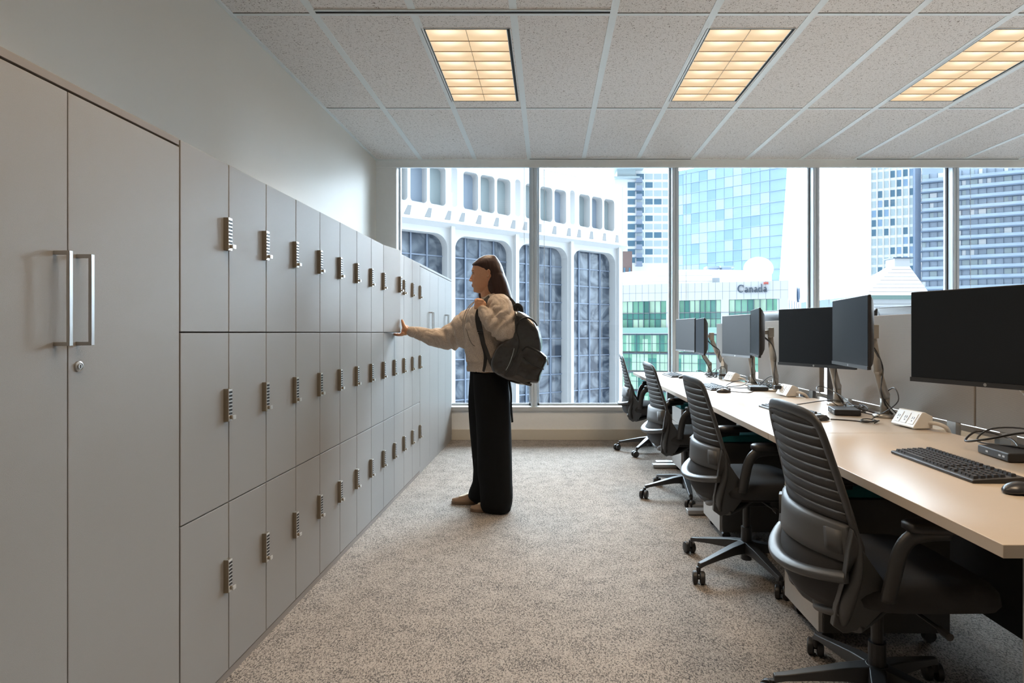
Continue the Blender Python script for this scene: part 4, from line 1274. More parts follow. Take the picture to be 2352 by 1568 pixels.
def foldfn(co, n):
    v = 0.0075 * noise.noise(co * 13) + 0.0022 * noise.noise(co * 34)
    # folds that gather at the bent elbow, running across the limb
    d = (co - EA).length
    if d < 0.16:
        k = (1 - d / 0.16)
        q = co - EA
        v += 0.0135 * k * math.sin((q.x * 0.9 - q.z * 0.9) * 85 + 3.0 * noise.noise(co * 16))
    d = (co - EB).length
    if d < 0.22 and co.x < -0.12:
        k = (1 - d / 0.22)
        v += 0.0105 * k * math.sin((co.x * 1.0 + co.z * 0.35) * 72 + 3.4 * noise.noise(co * 11))
    if 0.986 < co.z < 0.999 and abs(n.z) < 0.6: v -= 0.0045
    if co.z < 0.986 and abs(n.z) < 0.5: v += 0.0012 * math.sin(math.atan2(co.y, co.x) * 110)
    r_ = 1 - abs(noise.noise(Vector((co.x * 17 + co.z * 6, co.y * 12, co.z * 15)) + Vector((0.6, 0, 0)) * noise.noise(co * 9))) * 2.6
    if r_ > 0: v -= 0.0055 * r_ ** 3
    return v
displace(ho, foldfn)
# zip pull, drawstrings, pocket seam
MB().tube(smooth_pts([(-0.497, 4.075, 1.412), (-0.538, 4.040, 1.370), (-0.568, 4.030, 1.30), (-0.574, 4.03, 1.24)]), 0.0032, 8).tube(smooth_pts([(-0.494, 4.055, 1.41), (-0.530, 4.010, 1.355), (-0.556, 3.985, 1.27), (-0.560, 3.985, 1.20), (-0.556, 3.985, 1.175)]), 0.0032, 8).sphere((-0.556, 3.985, 1.170), 0.006, 8).build('drawstring', M_cord, person, smooth=True, world=True)
MB().tube(smooth_pts([(-0.552, 4.0, 1.225), (-0.538, 3.965, 1.215), (-0.522, 3.943, 1.17), (-0.498, 3.925, 1.125), (-0.478, 3.917, 1.11)]), 0.0022, 6).build('pocket_seam', mat('seam_dark_thread', (0.12, 0.10, 0.085), 0.9), person, world=True)  # pocket seam in thread darker than the knit

# trousers
def legloft(rows):
    mb.loft([head_ring(z, f, b_, w_, 36, 0.85, c) for z, f, b_, w_, c in rows])
mb = MB()
legloft([(0.012, -0.432, -0.245, 0.088, 4.000), (0.05, -0.450, -0.238, 0.098, 4.00), (0.10, -0.448, -0.232, 0.100, 4.00), (0.17, -0.452, -0.236, 0.100, 4.00), (0.25, -0.466, -0.238, 0.100, 4.00), (0.40, -0.474, -0.244, 0.100, 4.01), (0.60, -0.482, -0.250, 0.102, 4.015), (0.80, -0.495, -0.258, 0.105, 4.03), (0.93, -0.500, -0.268, 0.105, 4.04)])
legloft([(0.020, -0.505, -0.385, 0.085, 4.175), (0.06, -0.560, -0.370, 0.092, 4.175), (0.10, -0.548, -0.360, 0.098, 4.175), (0.17, -0.526, -0.345, 0.098, 4.175), (0.25, -0.520, -0.330, 0.098, 4.17), (0.40, -0.530, -0.310, 0.100, 4.165), (0.60, -0.545, -0.300, 0.100, 4.16), (0.70, -0.552, -0.290, 0.100, 4.155), (0.80, -0.548, -0.280, 0.105, 4.15), (0.95, -0.535, -0.275, 0.105, 4.14)])
tr_ = mb.build('trousers', M_trous, person, world=True)
fuse(tr_, 0.008, 4, 0.5)
def trf(co, n):
    a = math.atan2(co.y, co.x)
    v = 0.006 * noise.noise(Vector((co.x * 16, co.y * 16, co.z * 2.5)))
    if co.z < 0.22: v += 0.007 * (1 - co.z / 0.22) * noise.noise(co * 22)
    return v
displace(tr_, trf)
MB().tube(smooth_pts([(-0.262, 4.0, 0.90), (-0.246, 3.99, 0.80), (-0.244, 3.99, 0.70), (-0.236, 3.985, 0.60)]), [0.012] * 16, 8, flat=(0.25, 1.0)).build('tie_belt', M_trous, person, smooth=True, world=True)

# shoes
def shoe(px_toe, y, bottom_len=0.25):
    xt = px_toe
    sole = MB()
    outl = []
    for j in range(28):
        a = 2 * PI * j / 28
        ca, sa = math.cos(a), math.sin(a)
        outl.append((xt + 0.125 + 0.125 * ca, y + sa * (0.043 if ca < 0 else 0.036) * (1 - 0.15 * math.exp(-(ca - 0.1) ** 2 * 8))))
    up = MB()
    sole.loft([[(a_, b_, 0.001) for a_, b_ in outl], [(a_ * 1.0, b_, 0.022) for a_, b_ in outl]])
    so = sole.build('shoe_sole', M_gum, person, bevel=0.004, world=True)
    rings = []
    for k in range(12):
        u = k / 11
        x = xt + 0.006 + 0.238 * u
        hw = 0.037 * math.sqrt(max(0.05, 1 - abs(1 - 2 * min(1, u * 1.35 + 0.0)) ** 2.6)) if u < 0.5 else 0.035 * (1 - 0.25 * max(0, u - 0.9) * 10 * 0.4)
        h = 0.030 + 0.040 * min(1, u * 1.9) ** 1.2 + (0.02 if u > 0.7 else 0)
        rings.append([(x, y + hw * math.cos(t_), 0.018 + (h - 0.012) * max(0, math.sin(t_)) ** 0.85) for t_ in [PI * q / 12 for q in range(13)]])
    up.loft(rings)
    up.build('shoe_upper', M_suede, person, smooth=True, world=True)
    vamp = MB()
    rings = []
    for k in range(7):
        u = 0.20 + 0.30 * k / 6
        x = xt + 0.006 + 0.238 * u
        h = 0.030 + 0.040 * min(1, u * 1.9) ** 1.2
        wv = 0.020 * math.sin(PI * (0.18 + 0.6 * k / 6)) + 0.004
        rings.append([(x, y + wv * math.cos(t_), 0.0205 + (h - 0.012) * (1 - 0.25 * (wv / 0.037 * math.cos(t_)) ** 2) + 0.0012) for t_ in [PI * q / 6 for q in range(7)]] + [(x, y, 0.03)])
    vamp.loft(rings)
    vamp.build('shoe_vamp', M_cream, person, smooth=True, world=True)
shoe(P(1081, 1160, 4.05).x, 4.01)
shoe(P(1035.5, 1148, 4.17).x, 4.19)

# ------------------------------------------------------------------ backpack
bagr = thing('backpack', 'shiny black leather backpack hanging on the back of the person', 'backpack', (-0.2, 3.98, 0.95))
BYn, BYf = 3.815, 4.09
def shear(x, yf):      # the side against the body slants away so the bag clears the torso
    return yf - max(0.0, (-0.24 - x)) * 0.9
def bagpoly(pix, Y, yn, yf, ins=0.0, round_=0.03):
    pts = [P(a, b_, Y) for a, b_ in pix]
    cx = sum(p.x for p in pts) / len(pts); cz = sum(p.z for p in pts) / len(pts)
    rings = []
    for t_, sc in ((0, 0.90), (0.08, 0.97), (0.25, 1.0), (0.75, 1.0), (0.92, 0.97), (1, 0.90)):
        ring = []
        for p in pts:
            x = cx + (p.x - cx) * sc; z = cz + (p.z - cz) * sc
            f = shear(x, yf)
            ring.append((x, yn + (f - yn) * t_, z))
        rings.append(ring)
    return rings
def rp2(pix, n=4):
    q = smooth_pts([Vector((a, b_, 0)) for a, b_ in pix + [pix[0]]], n)[:-1]
    return [(v.x, v.y) for v in q]
mb = MB()
main = rp2([(1183, 713), (1197, 716), (1216, 728), (1233, 746), (1242, 770), (1244, 797), (1240, 830), (1231, 862), (1218, 882), (1185, 880), (1145, 863), (1129, 845), (1130, 822), (1143, 796), (1160, 782), (1180, 765)])
mb.loft(bagpoly(main, 3.90, BYn, BYf))
pk = rp2([(1200, 800), (1214, 795), (1240, 806), (1256, 822), (1253, 836), (1243, 858), (1233, 881), (1190, 868), (1180, 860), (1190, 830)])
mb.loft(bagpoly(pk, 3.86, BYn - 0.006, BYf - 0.06))
bg_ = mb.build('body', M_leather, bagr, world=True)
fuse(bg_, 0.006, 6, 0.6)
displace(bg_, lambda co, n: 0.0045 * noise.noise(co * 13) + 0.002 * noise.noise(co * 30))
def onbag(px, py, Y): return P(px, py, Y)
def seam(pix, Y, r=0.0035, name='seam', m=None, fl=None):
    pts = [P(a, b_, Y) for a, b_ in pix]
    return MB().tube(smooth_pts(pts, 5), r, 8, flat=fl).build(name, m or M_strap, bagr, smooth=True, world=True)
seam([(1189, 745), (1196, 734), (1210, 729), (1225, 736), (1234, 748)], BYn - 0.000, 0.006, 'zip_piping')
seam([(1189, 745), (1187, 760), (1192, 785), (1186, 815), (1172, 845), (1160, 862)], BYn - 0.001, 0.0030, 'side_seam')
seam([(1181, 800), (1177, 815), (1170, 835), (1162, 850)], BYn - 0.002, 0.0020, 'zipper', M_steel)
seam([(1203, 820), (1215, 832), (1232, 842), (1249, 848)], BYn - 0.010, 0.0045, 'pocket_flap_edge')
seam([(1199, 806), (1209, 796), (1222, 799), (1240, 810), (1254, 823)], BYn - 0.005, 0.0062, 'pocket_zip_piping')
MB().tube([P(1256, 824, 3.93), P(1258, 832, 3.93), P(1258.5, 838, 3.93)], [0.004, 0.003, 0.005], 8).build('zip_pull', M_steel, bagr, world=True)
seam([(1158, 857), (1180, 868), (1205, 880), (1221, 884)], BYn + 0.01, 0.009, 'base_piping', M_leather)
# grab handle
MB().tube(smooth_pts([P(1181, 714, 3.95), P(1184, 703, 3.95), P(1190, 701, 3.95), P(1196, 707, 3.95), P(1197.5, 719, 3.95)]), 0.016, 10, flat=(0.28, 1.0), up=(0, 1, 0)).build('grab_handle', M_strap, bagr, smooth=True, world=True)
# shoulder strap over the near shoulder, through the fist and down to the base of the bag
def ribbon(pts, hw, th, name, mt=M_strap):
    pts = smooth_pts(pts, 5)
    rings = []
    for i, p in enumerate(pts):
        t_ = (pts[min(i + 1, len(pts) - 1)] - pts[max(i - 1, 0)]).normalized()
        side = t_.cross(Vector((0, -1, 0.15)).normalized()); side.normalize()
        nn = side.cross(t_).normalized()
        w_ = hw if not isinstance(hw, list) else hw[0] + (hw[1] - hw[0]) * i / (len(pts) - 1)
        rings.append([p - side * w_ - nn * th, p + side * w_ - nn * th, p + side * w_ + nn * th, p - side * w_ + nn * th])
    MB().loft(rings).build(name, mt, bagr, bevel=0.001, world=True)
ribbon([P(1190, 716, 3.96), P(1179, 699, 3.98), P(1164, 683, 4.00), P(1146, 677, 4.03), P(1130, 681, 4.02), P(1119, 689, 3.97), P(1108, 699, 3.94), P(1100, 716, 3.925), P(1098, 733, 3.91), P(1102, 757, 3.905)], 0.019, 0.0035, 'shoulder_strap')
ribbon([P(1101, 752, 3.903), P(1106, 775, 3.895), P(1117, 805, 3.875), P(1127, 832, 3.855), P(1137, 850, 3.845)], 0.012, 0.0018, 'lower_strap')
ribbon([P(1103, 757, 3.90), P(1109, 785, 3.893), P(1115, 812, 3.89), P(1114, 835, 3.888), P(1111, 850, 3.886), P(1110, 853, 3.886)], [0.017, 0.006], 0.0012, 'strap_tail')
MB().cbox(P(1102.5, 760, 3.900), (0.036, 0.008, 0.014)).cbox(P(1104.5, 766, 3.899), (0.036, 0.007, 0.006)).build('buckle', M_blackg, bagr, bevel=0.001, world=True)

# ------------------------------------------------------------------ the city outside
M_conc = mat('white_concrete', (0.50, 0.505, 0.51), 0.85, vary=0.05, vscale=0.8)
M_conc2 = mat('pale_cladding', (0.46, 0.46, 0.47), 0.7, vary=0.03, vscale=0.5)
M_cwhite = mat('white_roofing', (0.78, 0.78, 0.78), 0.7)
M_wglass = mat('reflection_toned_glazing', (0.055, 0.075, 0.105), 0.08, vary=0.5, vscale=0.9, spec=0.5, bump=0.0)  # reflections on these panes are painted by the noise colours below
t, b = nodes(M_wglass)
tcn = t.nodes.new('ShaderNodeTexCoord')
nz = t.nodes.new('ShaderNodeTexNoise'); nz.inputs['Scale'].default_value = 0.55; nz.inputs['Detail'].default_value = 6; nz.inputs['Distortion'].default_value = 2.5
t.links.new(tcn.outputs['Object'], nz.inputs[0])
rp = t.nodes.new('ShaderNodeValToRGB')
rp.color_ramp.elements[0].position = 0.38; rp.color_ramp.elements[0].color = (0.035, 0.05, 0.075, 1)
rp.color_ramp.elements[1].position = 0.66; rp.color_ramp.elements[1].color = (0.19, 0.22, 0.26, 1)
t.links.new(nz.outputs['Fac'], rp.inputs[0]); t.links.new(rp.outputs[0], b.inputs['Base Color'])
M_mull = mat('facade_mullion', (0.16, 0.20, 0.27), 0.5)
M_mulld = mat('facade_mullion_dark', (0.05, 0.075, 0.11), 0.5)
M_green = mat('green_glazing', (0.13, 0.30, 0.21), 0.10, vary=0.5, vscale=0.35, spec=0.5)
M_greend = mat('teal_glazing', (0.045, 0.17, 0.14), 0.10, vary=0.5, vscale=0.4)
M_greenl = mat('pale_green_blind', (0.34, 0.47, 0.35), 0.5, vary=0.25, vscale=0.3)
M_bluet = mat('sky_blue_glazing', (0.20, 0.29, 0.39), 0.25, vary=0.15, vscale=0.08)
M_gline = mat('pale_curtain_line', (0.22, 0.30, 0.38), 0.5)
M_brick = mat('brown_brick', (0.12, 0.08, 0.075), 0.9, vary=0.2, vscale=3)
M_condo = mat('condo_white', (0.58, 0.59, 0.60), 0.7)
M_winb = mat('window_blue', (0.05, 0.12, 0.18), 0.2, vary=0.5, vscale=0.15)
M_winp = mat('window_pale', (0.30, 0.36, 0.38), 0.4, vary=0.2, vscale=0.15)
M_band = mat('balcony_band', (0.10, 0.14, 0.20), 0.6)
M_bluet2 = mat('mid_blue_glazing', (0.16, 0.25, 0.36), 0.2, vary=0.2, vscale=0.1)
M_bpale = mat('blue_grey_glass', (0.27, 0.33, 0.41), 0.25, vary=0.3, vscale=0.15)
M_hill = mat('distant_hill', (0.22, 0.27, 0.33), 1.0)
M_ground = mat('street_paving', (0.24, 0.25, 0.26), 0.9)

class Face:
    """a facade: origin on the ground plane, direction along it, normal pointing away from the office"""
    def __init__(s, p0, u):
        s.o = Vector((p0[0], p0[1], 0)); s.u = Vector((u[0], u[1], 0)).normalized(); s.n = Vector((-s.u.y, s.u.x, 0))
        if s.n.y < 0: s.n = -s.n
    def p(s, a, d, z): return s.o + s.u * a + s.n * d + Vector((0, 0, z))
    def box(s, mb, a0, a1, d0, d1, z0, z1):
        v = [s.p(a, d, z) for z in (z0, z1) for a, d in ((a0, d0), (a1, d0), (a1, d1), (a0, d1))]
        mb.add(v, [(0, 3, 2, 1), (4, 5, 6, 7), (0, 1, 5, 4), (1, 2, 6, 5), (2, 3, 7, 6), (3, 0, 4, 7)])
    def at(s, px, d=0.0):
        """distance along the facade where picture column px meets it (for laying out bays)"""
        k = (px - VX) / F
        o = s.o + s.n * d
        return (k * o.y - o.x) / (s.u.x - k * s.u.y)
    def z(s, px, py, d=0.0):
        q = s.p(s.at(px, d), d, 0)
        return EYE - (py - VY) * q.y / F

def rrect(a0, a1, z0, z1, r, n=6):
    pts = []
    for cx, cz, st in ((a1 - r, z1 - r, 0), (a0 + r, z1 - r, PI / 2), (a0 + r, z0 + r, PI), (a1 - r, z0 + r, 1.5 * PI)):
        for k in range(n + 1):
            t_ = st + PI / 2 * k / n
            pts.append((cx + r * math.cos(t_), cz + r * math.sin(t_)))
    return pts

def wall_with_holes(fc, a0, a1, z0, z1, holes, depth, mb):
    """front skin with rounded openings, plus their reveals"""
    bm = bmesh.new()
    def loop(pts):
        vs = [bm.verts.new(fc.p(a, 0, z)) for a, z in pts]
        return [bm.edges.new((vs[i], vs[(i + 1) % len(vs)])) for i in range(len(vs))]
    es = loop([(a0, z0), (a1, z0), (a1, z1), (a0, z1)])
    for h in holes: es += loop(h)
    bmesh.ops.triangle_fill(bm, use_beauty=True, use_dissolve=False, edges=es)
    bm.verts.index_update()
    mb.add([v.co.copy() for v in bm.verts], [tuple(v.index for v in f.verts) for f in bm.faces])
    bm.free()
    for h in holes:
        n = len(h)
        mb.add([fc.p(a, 0, z) for a, z in h] + [fc.p(a, depth, z) for a, z in h], [(i, (i + 1) % n, n + (i + 1) % n, n + i) for i in range(n)])

# --- white concrete building with arched openings
fA = Face((-5.35, 33.19), (0.778, 0.628))
wb = thing('office_building', 'white concrete building with tall arched windows outside behind the person', 'building', (0, 40, -30))
BAY = 4.38; A0, A1 = -2.05 * BAY, 3 * BAY + 0.12
holes = []
for k in range(-2, 3):
    a = k * BAY
    holes.append(rrect(a + 0.24, a + BAY - 0.26, -29.0, 6.62, 0.75, 8))
for k in range(-2, 3):
    a = k * BAY
    for off_, w_ in ((0.82, 0.92), (1.96, 0.92), (3.10, 0.92)):
        holes.append(rrect(a + off_ - 0.05, a + off_ + w_, 8.15, 10.30, 0.22, 5))
    if k > -2: holes.append(rrect(a - 0.02, a + 0.38, 8.2, 10.42, 0.19, 5))
mb = MB()
wall_with_holes(fA, A0, A1 + 0.35, -30, 11.35, holes, 0.62, mb)
fA.box(mb, A0, A1 + 0.35, 0.62, 0.70, 6.62, 8.15); fA.box(mb, A0, A1 + 0.35, 0.0, 9, 11.33, 11.40)
fA.box(mb, A1 + 0.30, A1 + 0.35, 0.0, 12, -30, 11.35)
for k in range(-2, 4):                   # vertical ribs standing proud of the face
    fA.box(mb, k * BAY - 0.12, k * BAY + 0.12, -0.22, 0.02, -30, 7.15)
# sloped ledge between the two storeys
v = [fA.p(A0, -0.42, 7.18), fA.p(A1 + 0.45, -0.42, 7.18), fA.p(A1 + 0.45, 0.0, 8.05), fA.p(A0, 0.0, 8.05), fA.p(A0, 0.0, 6.95), fA.p(A1 + 0.45, 0.0, 6.95)]
mb.add(v, [(0, 1, 2, 3), (0, 4, 5, 1), (1, 5, 2), (0, 3, 4)])
mb.build('wall', M_conc, wb, world=True)
mb = MB(); slots = 0
for k in range(-2, 3):
    for a in (0.32, 1.42, 2.62, 3.82):
        a += k * BAY
        q = [(a - 0.05, 7.36), (a + 0.30, 7.36), (a + 0.52, 7.92), (a + 0.32, 7.92)]
        o_ = MB(); o_.add([fA.p(x, -0.44 + (z - 7.18) * 0.4828, z) for x, z in q] + [fA.p(x, -0.425 + (z - 7.18) * 0.4828, z) for x, z in q], [(0, 1, 2, 3), (4, 5, 6, 7), (0, 1, 5, 4), (1, 2, 6, 5), (2, 3, 7, 6), (3, 0, 4, 7)])
        o_.build('drain_slot', mat_slotb if slots else globals().setdefault('mat_slotb', mat('shaded_slot', (0.16, 0.165, 0.17), 0.9)), wb, world=True); slots += 1
for k in range(-2, 3):
    a = k * BAY
    g = MB(); fA.box(g, a + 0.2, a + BAY - 0.2, 0.60, 0.64, -29.2, 6.7)
    go = g.build('window', M_wglass, wb, world=True)
    m_ = MB()
    for j in (1, 2, 3):
        x = a + 0.24 + (BAY - 0.5) * j / 4
        fA.box(m_, x - 0.035, x + 0.035, 0.50, 0.60, -29, 6.62)
    z = 5.45
    while z > -29:
        fA.box(m_, a + 0.2, a + BAY - 0.2, 0.54, 0.60, z - 0.035, z + 0.035); z -= 1.16
    mo_ = m_.build('window_bars', M_mull, go); mo_.location = -Vector(wb.location) + Vector((0, 0, 0)); mo_.location = -Vector(wb.location)
    md = MB()
    for j in (1, 3):
        x = a + 0.24 + (BAY - 0.5) * j / 4 + 0.10
        fA.box(md, x - 0.06, x + 0.06, 0.57, 0.61, -29, 6.62)
    md_ = md.build('column_behind_glass', M_mulld, go); md_.location = -Vector(wb.location)
for k in range(-2, 3):
    a = k * BAY
    for q, off_ in enumerate((0.82, 1.96, 3.10)):
        g = MB(); fA.box(g, a + off_ - 0.1, a + off_ + 0.95, 0.60, 0.64, 8.0, 10.4)
        g.build('upper_window', [M_winp, M_bpale][(k + q) % 3 == 0], wb, world=True)
        s_ = MB(); fA.box(s_, a + off_ - 0.02, a + off_ + 0.80, 0.25, 0.5, 8.12, 8.24); s_.build('window_ledge', M_condo, wb, world=True)

# --- green glass federal office block with the word mark
fC = Face((46.2, 114.8), (-2.57, 1))
gb = thing('office_building', 'white and green glass office block with a Canada word mark, through the middle windows', 'building', (30, 118, -30))
zt = 11.2
AL = fC.at(1417)
mb = MB()
fC.box(mb, 0, AL + 30, 0.6, 18, -30, zt - 0.1)
fC.box(mb, 0, AL + 30, 0.0, 0.6, 7.7, zt)                                     # white parapet band
cols = [(1428, 1530), (1560, 1656), (1674, 1790)]
cc = sorted([tuple(sorted((fC.at(a), fC.at(b_)))) for a, b_ in cols] + [(AL + 8, AL + 14), (AL + 17, AL + 23)])
prev = 0
for a, b_ in cc:
    fC.box(mb, prev, a, 0.0, 0.6, 1.6, 7.7); prev = b_
fC.box(mb, prev, AL + 30, 0.0, 0.6, 1.6, 7.7)
fC.box(mb, 0, AL + 30, -0.02, 0.62, 0.9, 1.6)
mb.build('wall', M_conc2, gb, world=True)
ln = MB()
for j in range(60):                                                          # panel joints
    a = j * 1.35
    if a < AL + 30: fC.box(ln, a - 0.03, a + 0.03, -0.01, 0.0, 7.7, zt)
fC.box(ln, 0, AL + 30, -0.012, 0.0, 9.35, 9.41)
fC.box(ln, 0, AL + 30, -0.05, 0.0, 5.15, 5.25)
ln.build('panel_joints', mat('panel_joint', (0.20, 0.20, 0.21), 0.8), gb, world=True)
for a, b_ in cc:
    n_ = 8 if b_ - a > 8 else 6
    for z0, z1 in ((5.25, 7.7), (3.9, 5.15), (1.6, 3.9)):
        for q in range(n_):
            x0, x1 = a + (b_ - a) * q / n_, a + (b_ - a) * (q + 1) / n_
            g = MB(); fC.box(g, x0 + 0.05, x1 - 0.05, 0.25, 0.35, z0 + 0.05, z1 - 0.05)
            mm_ = M_greend if z0 == 3.9 else [M_greenl, M_green, M_greenl, M_green, M_greend][(q * 7 + int(z0 * 3) + int(a)) % 5]
            if b_ < AL + 1: g.build('window', mm_, gb, world=True)
            else:
                g.build('window', M_green, gb, world=True) if q % 2 == 0 else None
    fr_ = MB()
    for q in range(n_ + 1):
        x = a + (b_ - a) * q / n_; fC.box(fr_, x - 0.06, x + 0.06, 0.15, 0.3, 1.6, 7.7)
    for q in (3, 4):
        x = a + (b_ - a) * q / n_; fC.box(fr_, x - 0.06, x + 0.06, -0.10, 0.2, 1.6, 7.7)
    fr_.build('window_frame', M_mulld, gb, world=True)
# curtain wall below
for lvl in range(8):
    z1 = 0.9 - lvl * 3.95; z0 = z1 - 3.95
    q = 0; a = -0.0
    g = MB(); fC.box(g, 0.3, AL + 29, -0.35, -0.25, z0 + 0.25, z1 - 0.25)
    g.build('glass_band', M_green, gb, world=True)
    for q in range(0, 14):
        x0 = fC.at(1660 - q * 19) if lvl < 4 else None
        if x0 is None: continue
        x1 = x0 + 1.1 + 0.5 * ((q * 3 + lvl) % 3)
        g = MB(); fC.box(g, x0, x1, -0.39, -0.36, z0 + 0.3, z1 - (1.1 if (q + lvl) % 3 == 0 else 0.3)); g.build('blind_panel', [M_greenl, M_greend, M_greenl][(q + 2 * lvl) % 3], gb, world=True)
    fr_ = MB(); fC.box(fr_, 0.2, AL + 29, -0.5, -0.25, z1 - 0.25, z1 - 0.08)
    fC.box(fr_, 0.2, AL + 29, -0.45, -0.25, z1 - 2.05, z1 - 1.98)
    for q in range(60):
        x = 0.3 + q * 1.62
        if x < AL + 29: fC.box(fr_, x - 0.05, x + 0.05, -0.45, -0.3, z0, z1)
    fr_.build('floor_frame', M_mulld, gb, world=True)
br_ = MB(); fC.box(br_, 0.3, AL + 29, -0.9, -0.3, 0.9, 1.05); br_.build('balcony_slab', M_conc2, gb, world=True)
br_ = MB(); fC.box(br_, 0.3, AL + 29, -0.95, -0.9, 1.05, 2.2); br_.build('balcony_glass', mat('balcony_glass', (0.22, 0.36, 0.31), 0.15), gb, world=True)
# right-hand side wall
fR = Face((46.2, 114.8), (57.6 - 46.2, 21.0))
mb = MB(); v = [fR.p(0, 0, -30), fR.p(24, 0, -30), fR.p(24, 0, zt), fR.p(0, 0, zt), fR.p(0, 3, -30), fR.p(24, 3, -30), fR.p(24, 3, zt), fR.p(0, 3, zt)]
mb.add(v, [(0, 1, 2, 3), (4, 5, 6, 7), (0, 1, 5, 4), (1, 2, 6, 5), (2, 3, 7, 6), (3, 0, 4, 7)])
mb.build('side_wall', M_conc2, gb, world=True)
for q in range(5):
    g = MB(); x = 1.5 + q * 4.3
    for z0, z1 in ((4.0, 7.6), (0.0, 3.4)):
        g2 = MB(); v = [fR.p(a, d, z) for z in (z0, z1) for a, d in ((x, -0.1), (x + 1.7, -0.1), (x + 1.7, 0.05), (x, 0.05))]
        g2.add(v, [(0, 3, 2, 1), (4, 5, 6, 7), (0, 1, 5, 4), (1, 2, 6, 5), (2, 3, 7, 6), (3, 0, 4, 7)]); g2.build('side_window', M_bpale, gb, world=True)
sg = MB(); c = fR.p(16.5, -0.15, 9.4)
ring = []
for j in range(25):
    t_ = 2 * PI * j / 24; ring.append(c + fR.u * 1.5 * math.cos(t_) + Vector((0, 0, 1.5 * math.sin(t_))))
sg.tube(ring[:-1], 0.22, 8, closed=True)
for k in range(3): sg.tube([c + fR.u * (-0.8 + 0.6 * k) + Vector((0, 0, -1.0)), c + fR.u * (-0.5 + 0.6 * k) + Vector((0, 0, 1.0))], 0.18, 6)
sg.build('round_sign', mat('sign_blue', (0.05, 0.09, 0.16), 0.5), gb, world=True)
# drum roof and dish
mb = MB()
cdr = fC.p(AL * 0.56, 9.3, 0)
mb.lathe((cdr.x, cdr.y + 1, 0), [(17.0, zt - 0.6), (17.0, zt + 2.6), (16.4, zt + 2.9)], 96, Matrix.Diagonal((1.0, 0.50, 1, 1)))
mb.build('roof_drum', M_cwhite, gb, smooth=False, world=True)
ln = MB()
for z in (zt + 0.55, zt + 1.7):
    ring = [Vector((cdr.x + 17.03 * math.cos(2 * PI * j / 96), cdr.y + 1 + 17.03 * 0.50 * math.sin(2 * PI * j / 96), z)) for j in range(96)]
    ln.tube(ring, 0.045, 5, closed=True)
ln.build('drum_joint', M_conc2, gb, world=True)
mb = MB(); fC.box(mb, fC.at(1712), fC.at(1632), 2.5, 9, zt - 0.1, zt + 1.95); mb.build('plant_room', M_cwhite, gb, world=True)
mb = MB(); fC.box(mb, fC.at(1650), fC.at(1633), 2.3, 2.5, zt, zt + 1.1); mb.build('plant_room_door', mat('grey_louvre', (0.24, 0.26, 0.28), 0.7), gb, world=True)
for px in (1624, 1658):
    q = fC.p(fC.at(px), 12, 0); mb = MB(); mb.box((q.x - 1.0, q.y, zt + 2.4), (q.x + 1.0, q.y + 2, zt + 4.1)).box((q.x - 1.5, q.y - 0.5, zt + 4.1), (q.x + 1.5, q.y + 2.5, zt + 4.5))
    mb.build('roof_vent', M_mull, gb, world=True)
q = P(1742, 617, 117)
ds = thing('satellite_dish', 'big white oval dish on the roof above the Canada word mark', 'satellite dish', (q.x, q.y, zt))
Md = Matrix.Rotation(math.radians(-88), 4, 'X')
prof = [(0.01, 0.95)] + [(2.95 * k / 10, 0.95 - 0.95 * (1 - (k / 10) ** 2) ** 0.5 * 0 - 0.95 + 0.95 * (k / 10) ** 2) for k in range(1, 11)]
prof = [(2.95 * k / 12 + 0.001, 0.8 * (k / 12) ** 2) for k in range(13)] + [(2.98, 0.84), (2.90, 0.70), (1.5, 0.1), (0.001, -0.12)]
dm = MB()
rings = []
for r, z in prof:
    rings.append([Vector((q.x + r * math.cos(2 * PI * j / 40), q.y - z + 0.8, q.z + r * 0.79 * math.sin(2 * PI * j / 40))) for j in range(40)])
dm.loft(rings); dm.build('reflector', M_cwhite, ds, smooth=True, world=True)
MB().cyl((q.x, q.y + 1.2), 0.35, zt - 0.1, q.z, 12).build('mast', M_conc2, ds, world=True)

# word mark: serif letters as raised strokes
def ink(mb, fc, pts, a0, z0, S_, d0=-0.32, d1=-0.05):
    """pts: (x, y, half width) in letter units; width measured across the stroke"""
    L, R = [], []
    for i, (x, y, w_) in enumerate(pts):
        x2, y2, _ = pts[min(i + 1, len(pts) - 1)]; x1, y1, _ = pts[max(i - 1, 0)]
        dx_, dy_ = x2 - x1, y2 - y1; l_ = math.hypot(dx_, dy_) or 1
        nx, ny = -dy_ / l_, dx_ / l_
        L.append((x + nx * w_, y + ny * w_)); R.append((x - nx * w_, y - ny * w_))
    rings = [[fc.p(a0 - l[0] * S_, d0, z0 + l[1] * S_), fc.p(a0 - r[0] * S_, d0, z0 + r[1] * S_), fc.p(a0 - r[0] * S_, d1, z0 + r[1] * S_), fc.p(a0 - l[0] * S_, d1, z0 + l[1] * S_)] for l, r in zip(L, R)]
    mb.loft(rings)
def arc(cx, cy, rx, ry, t0, t1, w0, wm, w1, n=16):
    out = []
    for i in range(n + 1):
        k = i / n; t_ = math.radians(t0 + (t1 - t0) * k)
        w_ = w0 + (wm - w0) * math.sin(PI * k) if True else 0
        out.append((cx + rx * math.cos(t_), cy + ry * math.sin(t_), w_))
    return out
def L_C(x): return [arc(x + 0.42, 0.5, 0.37, 0.46, 48, 312, 0.025, 0.085, 0.03), [(x + 0.68, 0.98, 0.03), (x + 0.69, 0.66, 0.02)]]
